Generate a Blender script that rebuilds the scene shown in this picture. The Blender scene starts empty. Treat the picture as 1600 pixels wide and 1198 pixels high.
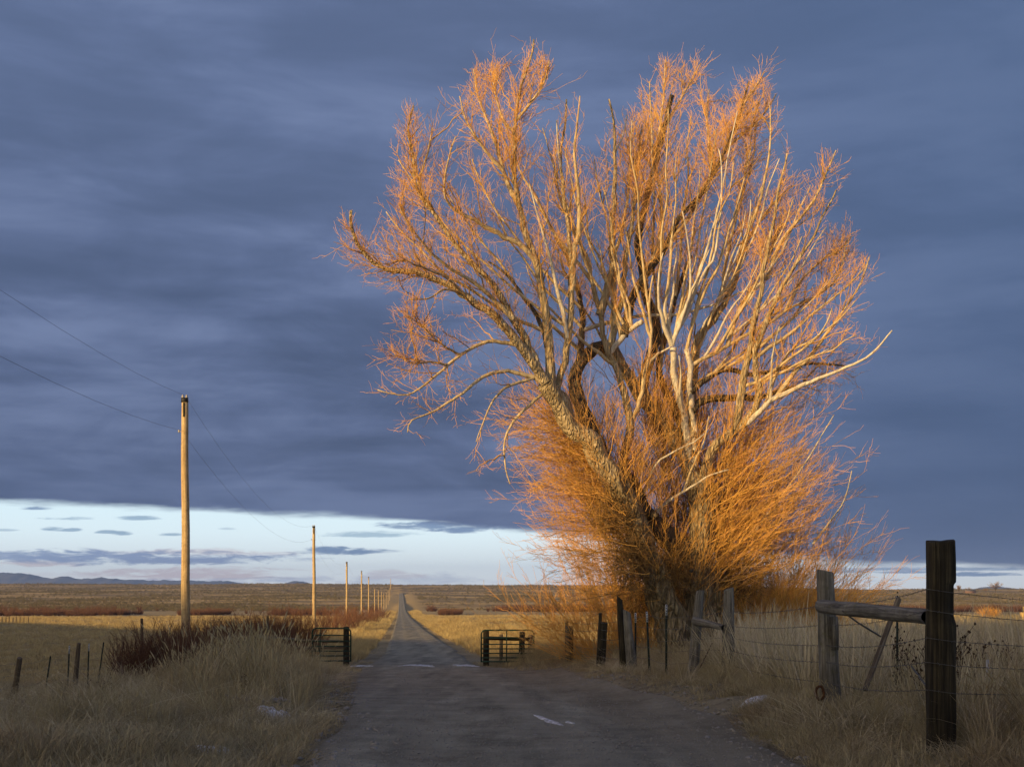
import bpy, math, random
import numpy as np
from mathutils import Vector, Matrix
random.seed(7); RNG = np.random.default_rng(7)
SC = bpy.context.scene
COL = SC.collection
# ------------------------------------------------------------------ camera
E = 1.6                       # eye height; ground is near z = 0 at the camera
F = 1900.0                    # focal length in pixels of the 1600 px wide photograph
HV = 930.0                    # picture row of the true horizon
cam_d = bpy.data.cameras.new('camera'); cam = bpy.data.objects.new('camera', cam_d); COL.objects.link(cam)
cam.location = (0, 0, E); cam.rotation_euler = (math.radians(90), 0, 0)
cam_d.sensor_width = 36; cam_d.lens = 36*F/1600; cam_d.shift_y = (HV-599)/1600
cam_d.clip_start = 0.1; cam_d.clip_end = 40000
SC.camera = cam
SC.view_settings.view_transform = 'Standard'; SC.view_settings.look = 'None'
SC.view_settings.gamma = 1; SC.view_settings.exposure = 0.45; SC.view_settings.use_curve_mapping = False
# ------------------------------------------------------------------ sun and sky
SUN_AZ = math.radians(48)     # behind the camera, to its left
TEL = 0.17; SUN_EL = math.atan(TEL)
SX, SY = -math.sin(SUN_AZ), -math.cos(SUN_AZ)     # horizontal direction towards the sun
sun_d = bpy.data.lights.new('sun', 'SUN'); sun = bpy.data.objects.new('sun', sun_d); COL.objects.link(sun)
sun_d.energy = 5.0; sun_d.angle = math.radians(0.6); sun_d.color = (1.0, 0.645, 0.25)
sun.rotation_euler = Vector((-SX*math.cos(SUN_EL), -SY*math.cos(SUN_EL), -math.sin(SUN_EL))).to_track_quat('-Z', 'Y').to_euler()
sun.location = (-40, -40, 30)

world = bpy.data.worlds.new('World'); SC.world = world; world.use_nodes = True
WT = world.node_tree; WT.nodes.clear()
class NB:
    """tiny node builder"""
    def __init__(s, tree): s.t = tree
    def n(s, typ, **kw):
        x = s.t.nodes.new(typ)
        for k, v in kw.items(): setattr(x, k, v)
        return x
    def link(s, a, b): s.t.links.new(a, b)
    def _in(s, sock, v):
        if isinstance(v, bpy.types.NodeSocket): s.t.links.new(v, sock)
        elif v is not None: sock.default_value = v
    def m(s, op, a, b=None, c=None, clamp=False):
        x = s.n('ShaderNodeMath', operation=op, use_clamp=clamp)
        s._in(x.inputs[0], a)
        if b is not None: s._in(x.inputs[1], b)
        if c is not None: s._in(x.inputs[2], c)
        return x.outputs[0]
    def sm(s, v, lo, hi):
        x = s.n('ShaderNodeMapRange', interpolation_type='SMOOTHSTEP')
        s._in(x.inputs[0], v); s._in(x.inputs[1], lo); s._in(x.inputs[2], hi)
        x.inputs[3].default_value = 0; x.inputs[4].default_value = 1
        return x.outputs[0]
    def mix(s, f, a, b, blend='MIX'):
        x = s.n('ShaderNodeMix', data_type='RGBA', blend_type=blend)
        s._in(x.inputs[0], f)
        for sock, v in ((x.inputs[6], a), (x.inputs[7], b)):
            if isinstance(v, tuple) and len(v) == 3: v = v+(1,)
            s._in(sock, v)
        return x.outputs[2]
    def noise(s, vec, scale, detail=4, rough=.55, dist=0, out=0):
        x = s.n('ShaderNodeTexNoise')
        if vec is not None: s.link(vec, x.inputs['Vector'])
        x.inputs['Scale'].default_value = scale; x.inputs['Detail'].default_value = detail
        x.inputs['Roughness'].default_value = rough; x.inputs['Distortion'].default_value = dist
        return x.outputs[out]
    def comb(s, x, y, z=0.0):
        c = s.n('ShaderNodeCombineXYZ')
        for i, v in enumerate((x, y, z)): s._in(c.inputs[i], v)
        return c.outputs[0]
    def ramp(s, f, pts):
        r = s.n('ShaderNodeValToRGB'); cr = r.color_ramp
        while len(cr.elements) < len(pts): cr.elements.new(.5)
        for e, (p, c) in zip(cr.elements, pts):
            e.position = p; e.color = tuple(c)+(1,) if len(c) == 3 else c
        s.link(f, r.inputs[0]); return r.outputs[0]

def build_sky():
    b = NB(WT)
    out = b.n('ShaderNodeOutputWorld'); bg = b.n('ShaderNodeBackground'); b.link(bg.outputs[0], out.inputs[0])
    K = 0.1; bg.inputs[1].default_value = K
    g = .735/K
    sky = b.n('ShaderNodeTexSky', sky_type='NISHITA'); sky.sun_disc = False
    sky.sun_elevation = SUN_EL; sky.sun_rotation = math.atan2(SX, SY) % (2*math.pi)
    tc = b.n('ShaderNodeTexCoord'); sep = b.n('ShaderNodeSeparateXYZ'); b.link(tc.outputs['Generated'], sep.inputs[0])
    X, Y, Z = sep.outputs
    az = b.m('ARCTAN2', X, Y); hyp = b.m('SQRT', b.m('ADD', b.m('MULTIPLY', X, X), b.m('MULTIPLY', Y, Y)))
    el = b.m('ARCTAN2', Z, hyp)
    yc = b.m('MAXIMUM', Y, 0.15)
    A = b.m('DIVIDE', X, yc); T = b.m('DIVIDE', Z, yc)          # tangents, for the clouds low in the north
    front = b.sm(Y, 0.15, 0.4)
    # plane projection of the cloud deck (a real deck seen from below)
    zc = b.m('ADD', b.m('MAXIMUM', Z, 0.0), 0.045)
    px = b.m('DIVIDE', X, zc); py = b.m('DIVIDE', Y, zc)
    pl = b.comb(px, py, 0.0)
    fine = b.comb(b.m('MULTIPLY', az, 8.0), b.m('MULTIPLY', el, 60.0), 0.0)
    n_edge = b.m('SUBTRACT', b.noise(fine, 1.0, 5, .6), 0.5)
    lo = b.comb(b.m('MULTIPLY', az, 3.0), b.m('MULTIPLY', el, 12.0), 3.0)
    n_lo = b.m('SUBTRACT', b.noise(lo, 1.0, 3, .5), 0.5)
    # lower edge of the deck (radians of elevation) against azimuth, wider open where the sun comes in
    e1 = b.n('ShaderNodeFloatCurve'); c = e1.mapping.curves[0]
    pts = [(0.0, .8), (.06, 1.0), (.20, 1.0), (.30, .42), (.40, .26), (.439, .236), (.47, .222), (.5, .180), (.53, .12), (.556, .075), (.60, .07), (.75, .16), (.9, .6), (1.0, .8)]
    c.points[0].location = pts[0]; c.points[1].location = pts[-1]
    for p in pts[1:-1]: c.points.new(*p)
    e1.mapping.update(); azn = b.m('ADD', b.m('DIVIDE', az, 2*math.pi), 0.5); b.link(azn, e1.inputs['Value'])
    edge = b.m('MULTIPLY', e1.outputs[0], 0.30)
    elw = b.m('ADD', el, b.m('ADD', b.m('MULTIPLY', n_edge, 0.015), b.m('MULTIPLY', n_lo, 0.009)))
    deck = b.sm(b.m('SUBTRACT', elw, edge), -0.003, 0.0035)
    # thin bits under the deck
    # clear strip colours (thin bright high haze in front of the Nishita sky)
    strip = b.ramp(b.m('DIVIDE', el, 0.14), [(0.0, (.74, .76, .76)), (.12, (.72, .80, .84)), (.35, (.66, .80, .87)), (.75, (.48, .67, .77)), (1.0, (.42, .6, .74))])
    sg = b.n('ShaderNodeVectorMath', operation='SCALE'); b.link(strip, sg.inputs[0]); sg.inputs['Scale'].default_value = g*1.64
    # towards the low sun the gap is warm
    sd = b.m('ADD', b.m('MULTIPLY', X, SX), b.m('MULTIPLY', Y, SY))
    warm = b.sm(sd, -0.1, 0.95)
    gapc = b.mix(warm, sg.outputs[0], (3.0*g, 2.7*g, 1.65*g))
    skyc = b.mix(0.80, sky.outputs[0], gapc)
    # deck colours
    n1 = b.noise(pl, 0.22, 6, .55, .4); n2 = b.noise(b.comb(b.m('MULTIPLY', px, .35), py, 5.0), 0.75, 6, .6, .3)
    nn = b.m('ADD', b.m('MULTIPLY', n1, .45), b.m('MULTIPLY', n2, .55))
    band = b.noise(b.comb(b.m('MULTIPLY', az, 2.2), b.m('MULTIPLY', el, 15.0), 9.0), 1.0, 4, .55)
    nn2 = b.m('ADD', b.m('MULTIPLY', nn, .38), b.m('MULTIPLY', band, .62))
    mot = b.noise(b.comb(b.m('MULTIPLY', az, 6.5), b.m('MULTIPLY', el, 22.0), 5.0), 1.0, 6, .6, .5)
    nn2 = b.m('ADD', b.m('MULTIPLY', nn2, .72), b.m('MULTIPLY', mot, .28))
    dk = b.ramp(b.sm(nn2, .40, .60), [(0.0, (.058, .088, .172)), (.45, (.100, .140, .262)), (1.0, (.168, .222, .380))])
    # bluer and a little deeper to the right, paler up high
    hi = b.sm(el, 0.10, 0.42); right = b.sm(az, -0.05, 0.42)
    dk = b.mix(b.m('MULTIPLY', hi, .45), dk, (.150, .210, .375))
    dk = b.mix(b.m('MULTIPLY', right, .60), dk, (.072, .126, .250))
    lowd = b.sm(b.m('SUBTRACT', el, edge), 0.05, 0.0)
    dk = b.mix(b.m('MULTIPLY', lowd, .35), dk, (.060, .100, .215))
    rl_ = b.m('MULTIPLY', b.sm(az, .05, .36), b.sm(el, .26, .06)); dk = b.mix(b.m('MULTIPLY', rl_, .55), dk, (.050, .088, .185))
    dk = b.mix(b.m('MULTIPLY', b.sm(sd, .05, 1.0), .75), dk, (.80, .56, .46))
    dg = b.n('ShaderNodeVectorMath', operation='SCALE'); b.link(dk, dg.inputs[0]); dg.inputs['Scale'].default_value = g
    # single clouds in the gap: (u, v, half width, half height, colour, strength, softness)
    wn = b.noise(b.comb(b.m('MULTIPLY', A, 28.0), b.m('MULTIPLY', T, 170.0), 2.0), 1.0, 7, .68, .6)
    wn = b.m('SUBTRACT', wn, 0.5)
    D1 = (.20, .31, .50); D2 = (.34, .50, .66); PK = (.76, .66, .68); LV = (.50, .56, .72); GY = (.22, .33, .52)
    clouds = [
        (300, 899, 170, 15, PK, 1.0), (130, 900, 190, 7, PK, .5), (640, 908, 130, 14, LV, .55), (620, 899, 60, 10, PK, .5), (470, 906, 85, 9, LV, .6), (300, 908, 190, 6, LV, .55),
        (60, 880, 85, 8, PK, .9), (310, 864, 180, 8, PK, .7), (210, 873, 285, 15, (.27, .36, .57), 1.0), (60, 870, 170, 11, (.28, .38, .60), .8),
        (57, 794, 34, 4, GY, .9), (97, 810, 52, 4, D2, .85), (214, 810, 38, 4.6, D2, .9), (84, 827, 22, 4.5, D2, .95), (112, 828, 18, 4, D2, .9),
        (168, 831, 20, 4, D2, .9), (190, 833, 18, 4.5, D2, .95), (267, 835, 26, 3.5, D2, .85), (355, 826, 18, 2.5, D2, .5), (8, 828, 26, 3, D2, .6),
        (580, 835, 88, 6, (.42, .60, .74), .85), (537, 862, 92, 7.5, D1, 1.0), (510, 859, 40, 6, D1, 1.0), (655, 822, 60, 8, GY, .9), (710, 827, 60, 8, GY, 1.0), (760, 822, 70, 9, GY, 1.0), (690, 819, 120, 5, GY, .9),
        (1420, 894, 70, 3, GY, .9), (1530, 897, 75, 4.5, D1, .95), (1330, 893, 60, 3, D2, .8), (1403, 906, 12, 2, D2, .8), (1260, 908, 120, 6, LV, .4), (1480, 889, 190, 4, D1, .8)]
    c_ = skyc
    for (u, v, ru, rv, colr, st) in clouds:
        a0 = (u-800)/F; t0 = (HV-v)/F
        da = b.m('MULTIPLY', b.m('SUBTRACT', A, a0), F/ru); dt = b.m('MULTIPLY', b.m('SUBTRACT', T, t0), F/rv)
        dt = b.m('ADD', dt, b.m('MULTIPLY', b.m('LESS_THAN', dt, 0.0), b.m('MULTIPLY', dt, .5)))      # flatter bases
        r2 = b.m('ADD', b.m('MULTIPLY', da, da), b.m('MULTIPLY', dt, dt))
        msk = b.sm(b.m('SUBTRACT', r2, b.m('MULTIPLY', wn, 4.4)), 1.15, 0.0)
        msk = b.m('MULTIPLY', b.m('MULTIPLY', msk, st), front)
        c_ = b.mix(msk, c_, tuple(k*g for k in colr))
    final = b.mix(deck, c_, dg.outputs[0])
    # below the horizon: plain earth tone
    below = b.sm(Z, -0.02, -0.06)
    final = b.mix(below, final, (.10*g, .085*g, .06*g))
    b.link(final, bg.inputs[0])
build_sky()

# ------------------------------------------------------------------ mesh helpers
def mesh_np(name, V, faces, mats, smooth=False, tone=None, mat_idx=None):
    """V (n,3); faces: list of (m,k) index arrays"""
    me = bpy.data.meshes.new(name); V = np.asarray(V, dtype=np.float32)
    me.vertices.add(len(V)); me.vertices.foreach_set('co', V.ravel())
    faces = [np.asarray(f, dtype=np.int32) for f in faces if len(f)]
    loops = np.concatenate([f.ravel() for f in faces]); cnt = np.concatenate([np.full(len(f), f.shape[1], np.int32) for f in faces])
    start = np.concatenate([[0], np.cumsum(cnt)[:-1]]).astype(np.int32)
    me.loops.add(len(loops)); me.loops.foreach_set('vertex_index', loops)
    me.polygons.add(len(cnt)); me.polygons.foreach_set('loop_start', start)
    me.update(calc_edges=True)
    if smooth: me.polygons.foreach_set('use_smooth', np.ones(len(cnt), bool))
    if tone is not None:
        at = me.attributes.new('tone', 'FLOAT', 'POINT'); at.data.foreach_set('value', np.asarray(tone, np.float32))
    for m in (mats if isinstance(mats, (list, tuple)) else [mats]): me.materials.append(m)
    if mat_idx is not None: me.polygons.foreach_set('material_index', np.asarray(mat_idx, np.int32))
    me.validate(); return me
def link(name, me, parent=None, loc=None, **props):
    o = bpy.data.objects.new(name, me); COL.objects.link(o)
    if parent is not None: o.parent = parent
    if loc is not None: o.location = loc
    for k, v in props.items(): o[k] = v
    return o
def thing(name, label, cat, loc=(0, 0, 0), group=None):
    o = bpy.data.objects.new(name, None); COL.objects.link(o); o.location = loc; o.empty_display_size = .3
    o['label'] = label; o['category'] = cat
    if group: o['group'] = group
    return o
def tag(o, label, cat, group=None):
    o['label'] = label; o['category'] = cat
    if group: o['group'] = group
    return o
class MB:
    """collects pieces, builds one mesh"""
    def __init__(s): s.V = []; s.F3 = []; s.F4 = []; s.T = []; s.n = 0
    def add(s, V, quads=None, tris=None, tone=0.5):
        V = np.asarray(V, float).reshape(-1, 3)
        if quads is not None and len(quads): s.F4.append(np.asarray(quads).reshape(-1, 4)+s.n)
        if tris is not None and len(tris): s.F3.append(np.asarray(tris).reshape(-1, 3)+s.n)
        s.V.append(V); s.T.append(np.broadcast_to(np.asarray(tone, float).ravel() if np.ndim(tone) else tone, (len(V),))); s.n += len(V)
        return s
    def box(s, c, size, rot=None, tone=.5):
        c = np.array(c, float); h = np.array(size, float)/2
        P = np.array([[x, y, z] for x in (-1, 1) for y in (-1, 1) for z in (-1, 1)], float)*h
        if rot is not None: P = P @ np.array(rot).T
        return s.add(P+c, quads=[[0, 1, 3, 2], [4, 6, 7, 5], [0, 4, 5, 1], [2, 3, 7, 6], [0, 2, 6, 4], [1, 5, 7, 3]], tone=tone)
    def tubes(s, P, R, S=3, tone=.5, cap=False):
        V, Q = tube_batch(P, R, S)
        tn = tone if np.ndim(tone) == 0 else np.repeat(np.asarray(tone, float).ravel(), S)
        off = s.n; s.add(V, quads=Q, tone=tn)
        if cap:
            N, K = P.shape[:2]
            if S == 4:
                for i in range(N):
                    b0 = off+i*K*S; b1 = off+(i*K+K-1)*S
                    s.F4.append(np.array([[b0+3, b0+2, b0+1, b0], [b1, b1+1, b1+2, b1+3]]))
            else:
                for i in range(N):
                    b0 = i*K*S+off; b1 = b0+(K-1)*S
                    t = [[b0, b0+j+1, b0+j] for j in range(1, S-1)]+[[b1, b1+j, b1+j+1] for j in range(1, S-1)]
                    s.F3.append(np.array(t))
        return s
    def tube(s, pts, r, S=8, tone=.5, cap=True):
        P = np.array(pts, float)[None]; R = np.broadcast_to(np.array(r, float), (1, P.shape[1])) if np.ndim(r) == 0 else np.array(r, float)[None]
        return s.tubes(P, R, S, tone=tone, cap=cap)
    def mesh(s, name, mat, smooth=False):
        V = np.concatenate(s.V); T = np.concatenate(s.T)
        return mesh_np(name, V, ([np.concatenate(s.F4)] if s.F4 else [])+([np.concatenate(s.F3)] if s.F3 else []), mat, smooth, T)
    def build(s, name, mat, parent=None, smooth=False, loc=None, **props):
        if loc is not None and parent is None: s.V = [v-np.array(loc) for v in s.V]
        return link(name, s.mesh(name, mat, smooth), parent, loc if parent is None else None, **props)
def tube_batch(P, R, S):
    P = np.asarray(P, float); R = np.asarray(R, float); N, K = P.shape[:2]
    T = np.gradient(P, axis=1); T /= np.linalg.norm(T, axis=2, keepdims=True)+1e-9
    ref = np.random.default_rng(N*K).normal(size=(N, 1, 3)); ov = P[:, -1:]-P[:, :1]; ov /= np.linalg.norm(ov, axis=2, keepdims=True)+1e-9
    ref = ref-(ref*ov).sum(2, keepdims=True)*ov; ref = ref/(np.linalg.norm(ref, axis=2, keepdims=True)+1e-9)
    U = ref-(ref*T).sum(2, keepdims=True)*T; U /= np.linalg.norm(U, axis=2, keepdims=True)+1e-9
    W = np.cross(T, U); a = np.arange(S)*2*np.pi/S
    V = P[:, :, None]+R[:, :, None, None]*(np.cos(a)[None, None, :, None]*U[:, :, None]+np.sin(a)[None, None, :, None]*W[:, :, None])
    i = np.arange(N)[:, None, None]; k = np.arange(K-1)[None, :, None]; j = np.arange(S)[None, None, :]; j2 = (j+1) % S
    a0 = (i*K+k)*S+j; a1 = (i*K+k)*S+j2; b1 = (i*K+k+1)*S+j2; b0 = (i*K+k+1)*S+j
    return V.reshape(-1, 3), np.stack([a0, a1, b1, b0], -1).reshape(-1, 4)
def hsh(ix, iy, s):
    n = (ix.astype(np.int64)*374761393+iy.astype(np.int64)*668265263+s*1442695041) & 0xffffffff
    n = ((n ^ (n >> 13))*1274126177) & 0xffffffff
    return ((n ^ (n >> 16)) & 0xffffff)/float(0xffffff)
def vnoise(x, y, s=0):
    x = np.asarray(x, float); y = np.asarray(y, float); ix = np.floor(x); iy = np.floor(y); fx = x-ix; fy = y-iy
    fx = fx*fx*(3-2*fx); fy = fy*fy*(3-2*fy)
    a = hsh(ix, iy, s); b = hsh(ix+1, iy, s); c = hsh(ix, iy+1, s); d = hsh(ix+1, iy+1, s)
    return (a*(1-fx)+b*fx)*(1-fy)+(c*(1-fx)+d*fx)*fy-.5
def sstep(x, a, b):
    t = np.clip((np.asarray(x, float)-a)/(b-a), 0, 1); return t*t*(3-2*t)

# ------------------------------------------------------------------ the lie of the land
HP = np.array([(-400, 1.2), (-60, 1.45), (0, 1.55), (11.3, 1.6), (20, 1.85), (30, 2.15), (45, 2.65), (60, 2.95), (96, 3.5), (150, 4.3), (240, 5.3), (400, 7.0), (613, 8.1),
               (800, 5.6), (1140, -0.3), (1200, -1.9), (1300, -2.3), (1500, -5.0), (1900, -14.5), (2400, -21.5), (2900, -20), (4000, -10), (12500, 0)])
_yy = np.linspace(-400, 12500, 25801); _h = np.interp(_yy, HP[:, 0], HP[:, 1])
for _w in (5, 9): _h = np.convolve(np.pad(_h, _w, mode='edge'), np.ones(2*_w+1)/(2*_w+1), 'valid')
def hprof(y): return np.interp(y, _yy, _h)
def rc(y): return 1.15-0.0921*np.asarray(y, float)       # centre line of the road
Q0 = 100.0
HW = np.array([(-400, 8.5), (-194, 8.0), (-100, 6.6), (-62, 5.5), (-52, 4.1), (-43, 3.2), (-36, 3.2), (-30, 3.3), (-26, 4.3), (-22, 5.3), (-12, 5.3), (-5.7, 4.8), (60, 6.0), (400, 7.0)])   # crest height above the eye, less its distance times the sun's slope
def ground(x, y, fine=True):
    x = np.asarray(x, float); y = np.asarray(y, float); x, y = np.broadcast_arrays(x, y)
    A = x/np.maximum(y, 50.)
    h = hprof(y)
    hi = np.clip(-h, 0, None); h = np.where(h < 0, -hi*(1-.48*sstep(A, .10, .33)), h)
    h = h - np.where(y > 900, 1, 0)*(np.clip(y-900, 0, 1500)/1500)*3.0*vnoise(A*7+3, y/2500., 5)
    z = E-h
    d = x-rc(y)
    near = 1-sstep(y, 70, 190)
    z = z - 0.62*sstep(-d, 5, 12)*near*sstep(y, -10, 22) + 0.26*np.exp(-((d+4.6)/1.5)**2)*sstep(y, 6, 12)*(1-sstep(y, 26, 40))
    z = z + (0.30*sstep(d, 2.7, 4.4)+0.35*sstep(d, 9, 26)*sstep(y, 20, 60))*(1-sstep(y, 110, 260))
    z = z + 0.35*sstep(d, 2.6, 7)*sstep(y, 50, 75)*(1-sstep(y, 150, 300))
    off = sstep(np.abs(d), 2.2, 5.5)
    z = z - 0.30*np.exp(-((np.abs(d)-5.0)/1.6)**2)*sstep(y, 60, 90)*(1-sstep(y, 900, 1100))*0.8
    z = z + off*(0.22*vnoise(x/3.1, y/3.1, 1)+0.10*vnoise(x/1.1, y/1.1, 2)) + off*sstep(y, 40, 200)*0.9*vnoise(x/45, y/45, 3)
    z = z + sstep(y, 560, 900)*off*(2.6*vnoise(x/160, y/220, 4)+1.2*vnoise(x/60, y/70, 14))
    z = z + 0.035*vnoise(x/.8, y/1.3, 6)
    # low rise behind the camera that keeps the evening sun off the foreground
    q = SX*x+SY*y; w = -SY*x+SX*y
    top = E+np.interp(w, HW[:, 0], HW[:, 1])+Q0*TEL+0.45*vnoise(w/9, 0*w+.5, 8)+.3*vnoise(w/3, 0*w+.5, 9)
    ridge = np.exp(-.5*((q-Q0)/24)**2)*(1-sstep(np.abs(w+60), 700, 1300))
    z = z*(1-ridge)+top*ridge
    return z
def P(u, v, Y): return np.array([(u-800)/F*Y, Y, E+(HV-v)/F*Y])
def G(u, Y): x = (u-800)/F*Y; return np.array([x, Y, float(ground(x, Y))])

# road outline
RL = np.array([(2, -1.9), (11.8, -2.1), (16.5, -2.45), (21, -3.0), (33, -4.35), (45, -5.7), (52, -5.9), (62, -6.6)])
RR = np.array([(2, 3.2), (11, 2.9), (15, 3.05), (20, 2.95), (26, 2.5), (36, 1.6), (42, 0.0), (45, -1.15), (52, -1.75), (62, -2.5)])
def redge(y):
    y = np.asarray(y, float)
    l = np.where(y < 62, np.interp(y, RL[:, 0], RL[:, 1]), rc(y)-2.05); r = np.where(y < 62, np.interp(y, RR[:, 0], RR[:, 1]), rc(y)+2.05)
    l = np.where(y < 2, rc(y)-2.9, l); r = np.where(y < 2, rc(y)+2.9, r)
    return l+.22*vnoise(y/1.7, y*0+.3, 21)*(y < 80), r+.35*vnoise(y/2.1, y*0+.7, 22)*(y < 80)

# ------------------------------------------------------------------ materials
def new_mat(name):
    m = bpy.data.materials.new(name); m.use_nodes = True; t = m.node_tree; t.nodes.clear(); b = NB(t)
    out = b.n('ShaderNodeOutputMaterial'); p = b.n('ShaderNodeBsdfPrincipled'); b.link(p.outputs[0], out.inputs[0])
    p.inputs['Roughness'].default_value = .85; p.inputs['Specular IOR Level'].default_value = .25
    return m, b, p, out
def bump(b, p, hgt, strength=.5, dist=.02):
    x = b.n('ShaderNodeBump'); x.inputs['Strength'].default_value = strength; x.inputs['Distance'].default_value = dist
    b.link(hgt, x.inputs['Height']); b.link(x.outputs[0], p.inputs['Normal'])
def objco(b): return b.n('ShaderNodeTexCoord').outputs['Object']
def scaled(b, vec, sc):
    x = b.n('ShaderNodeVectorMath', operation='MULTIPLY'); b.link(vec, x.inputs[0]); x.inputs[1].default_value = sc; return x.outputs[0]
def attr(b, name='tone'): a = b.n('ShaderNodeAttribute', attribute_name=name); return a.outputs['Fac']

def wood_mat(name, c0, c1, c2, grain=(30, 30, 1.6), strength=.9, dist=.012, lichen=None, furrow=0):
    m, b, p, out = new_mat(name); co = objco(b)
    g = b.noise(scaled(b, co, grain), 1.0, 8, .65, .6); n2 = b.noise(co, 3.0, 4, .6)
    v = b.m('ADD', b.m('MULTIPLY', g, .7), b.m('MULTIPLY', n2, .3))
    col = b.ramp(b.sm(v, .30, .70), [(0, c0), (.5, c1), (1, c2)])
    if lichen:
        col = b.mix(b.m('MULTIPLY', b.sm(b.noise(co, 7.0, 6, .7), .54, .66), .65), col, lichen)
    b.link(col, p.inputs['Base Color'])
    cr = b.sm(b.noise(scaled(b, co, (grain[0]*1.5, grain[1]*1.5, grain[2]*.6)), 1.0, 3, .5, .3), .34, .46)
    if furrow:
        vo = b.n('ShaderNodeTexVoronoi', feature='DISTANCE_TO_EDGE'); vo.inputs['Scale'].default_value = 1.0
        wv = b.n('ShaderNodeVectorMath', operation='ADD'); b.link(scaled(b, co, (furrow, furrow, furrow*.22)), wv.inputs[0]); b.link(b.n('ShaderNodeTexNoise').outputs[1], wv.inputs[1])
        b.link(wv.outputs[0], vo.inputs['Vector']); fr = b.sm(vo.outputs['Distance'], .0, .28); cr = b.m('ADD', b.m('MULTIPLY', cr, .3), fr)
        col = b.mix(b.m('MULTIPLY', b.m('SUBTRACT', 1.0, fr), .38), col, c0); b.link(col, p.inputs['Base Color'])
    bump(b, p, b.m('ADD', b.m('MULTIPLY', g, .5), cr), strength, dist); return m
M = {}
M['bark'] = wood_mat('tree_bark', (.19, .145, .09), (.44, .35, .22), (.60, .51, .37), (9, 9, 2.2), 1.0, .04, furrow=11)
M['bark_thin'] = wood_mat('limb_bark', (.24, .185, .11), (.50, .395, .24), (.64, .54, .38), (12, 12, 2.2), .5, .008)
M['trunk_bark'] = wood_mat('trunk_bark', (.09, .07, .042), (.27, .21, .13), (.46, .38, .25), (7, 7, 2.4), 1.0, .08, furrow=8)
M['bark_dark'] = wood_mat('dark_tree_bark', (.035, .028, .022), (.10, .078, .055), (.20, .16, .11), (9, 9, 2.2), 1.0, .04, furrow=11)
M['dead'] = wood_mat('dead_wood', (.30, .27, .23), (.52, .48, .42), (.68, .64, .57), (14, 14, 2.0), .6, .012)
M['post_dark'] = wood_mat('old_creosoted_wood', (.010, .008, .005), (.034, .028, .017), (.085, .070, .042), (42, 42, 1.2), 1.0, .030)
M['post_grey'] = wood_mat('weathered_grey_wood', (.055, .052, .045), (.165, .155, .135), (.30, .285, .255), (34, 34, 1.5), 1.0, .010, (.12, .115, .06))
M['post_brown'] = wood_mat('weathered_brown_wood', (.04, .03, .02), (.13, .10, .07), (.24, .20, .15), (34, 34, 1.5), 1.0, .010)
M['pole'] = wood_mat('utility_pole_wood', (.28, .195, .10), (.48, .355, .195), (.62, .49, .29), (26, 26, .5), .8, .012, (.23, .165, .095))
def plain(name, c, rough=.6, metal=0, nscale=14, var=.35):
    m, b, p, out = new_mat(name); co = objco(b); n = b.noise(co, nscale, 5, .65)
    b.link(b.ramp(b.sm(n, .3, .7), [(0, tuple(k*(1-var) for k in c)), (1, tuple(min(1, k*(1+var)) for k in c))]), p.inputs['Base Color'])
    p.inputs['Roughness'].default_value = rough; p.inputs['Metallic'].default_value = metal
    bump(b, p, n, .3, .004); return m
M['green'] = plain('green_painted_tube', (.014, .044, .031), .5)
M['tpost'] = plain('dark_green_steel', (.020, .030, .022), .6)
M['white'] = plain('white_paint', (.42, .44, .48), .5, 0, 20, .15)
M['wire'] = plain('dull_galvanised_wire', (.13, .125, .12), .5, .6)
M['rust'] = plain('rusty_iron', (.10, .045, .02), .8, .2)
M['cable'] = plain('aluminium_cable', (.09, .09, .095), .5, .3)
M['ceramic'] = plain('glazed_insulator', (.42, .40, .37), .25, 0, 20, .1)
M['iron'] = plain('black_iron', (.03, .03, .032), .6, .3)

def twig_mat(name, pts, trans=0.12):
    m, b, p, out = new_mat(name); t = attr(b); inf = b.n('ShaderNodeNewGeometry')
    col = b.ramp(t, pts)
    col = b.mix(.30, col, b.ramp(b.noise(objco(b), .9, 3, .6), [(.3, (.35, .35, .35)), (.7, (1, 1, 1))]), 'MULTIPLY')
    b.link(col, p.inputs['Base Color']); p.inputs['Roughness'].default_value = .6; p.inputs['Specular IOR Level'].default_value = .3
    return m
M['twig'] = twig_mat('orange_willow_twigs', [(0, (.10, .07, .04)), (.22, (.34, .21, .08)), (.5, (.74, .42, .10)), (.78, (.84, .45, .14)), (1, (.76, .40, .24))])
M['scrub'] = twig_mat('red_brown_scrub_stems', [(0, (.04, .026, .018)), (.5, (.13, .062, .038)), (1, (.24, .115, .062))])
M['scrub_lit'] = twig_mat('ochre_scrub_stems', [(0, (.12, .07, .03)), (.5, (.34, .20, .08)), (1, (.48, .30, .12))])

def straw_mat(name, c_lo, c_mid, c_hi, red=(.20, .10, .045)):
    m, b, p, out = new_mat(name); t = attr(b); oi = b.n('ShaderNodeObjectInfo'); geo = b.n('ShaderNodeNewGeometry')
    big = b.noise(geo.outputs['Position'], .35, 4, .6)
    v = b.m('ADD', b.m('MULTIPLY', t, .55), b.m('MULTIPLY', oi.outputs['Random'], .45), clamp=True)
    col = b.ramp(v, [(0, c_lo), (.5, c_mid), (1, c_hi)])
    col = b.mix(b.m('MULTIPLY', b.sm(big, .50, .68), .35), col, red)
    b.link(col, p.inputs['Base Color']); p.inputs['Roughness'].default_value = .7
    tr = b.n('ShaderNodeBsdfTranslucent'); b.link(col, tr.inputs[0]); mx = b.n('ShaderNodeMixShader'); mx.inputs[0].default_value = .22
    b.link(p.outputs[0], mx.inputs[1]); b.link(tr.outputs[0], mx.inputs[2]); b.link(mx.outputs[0], out.inputs[0]); return m
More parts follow.
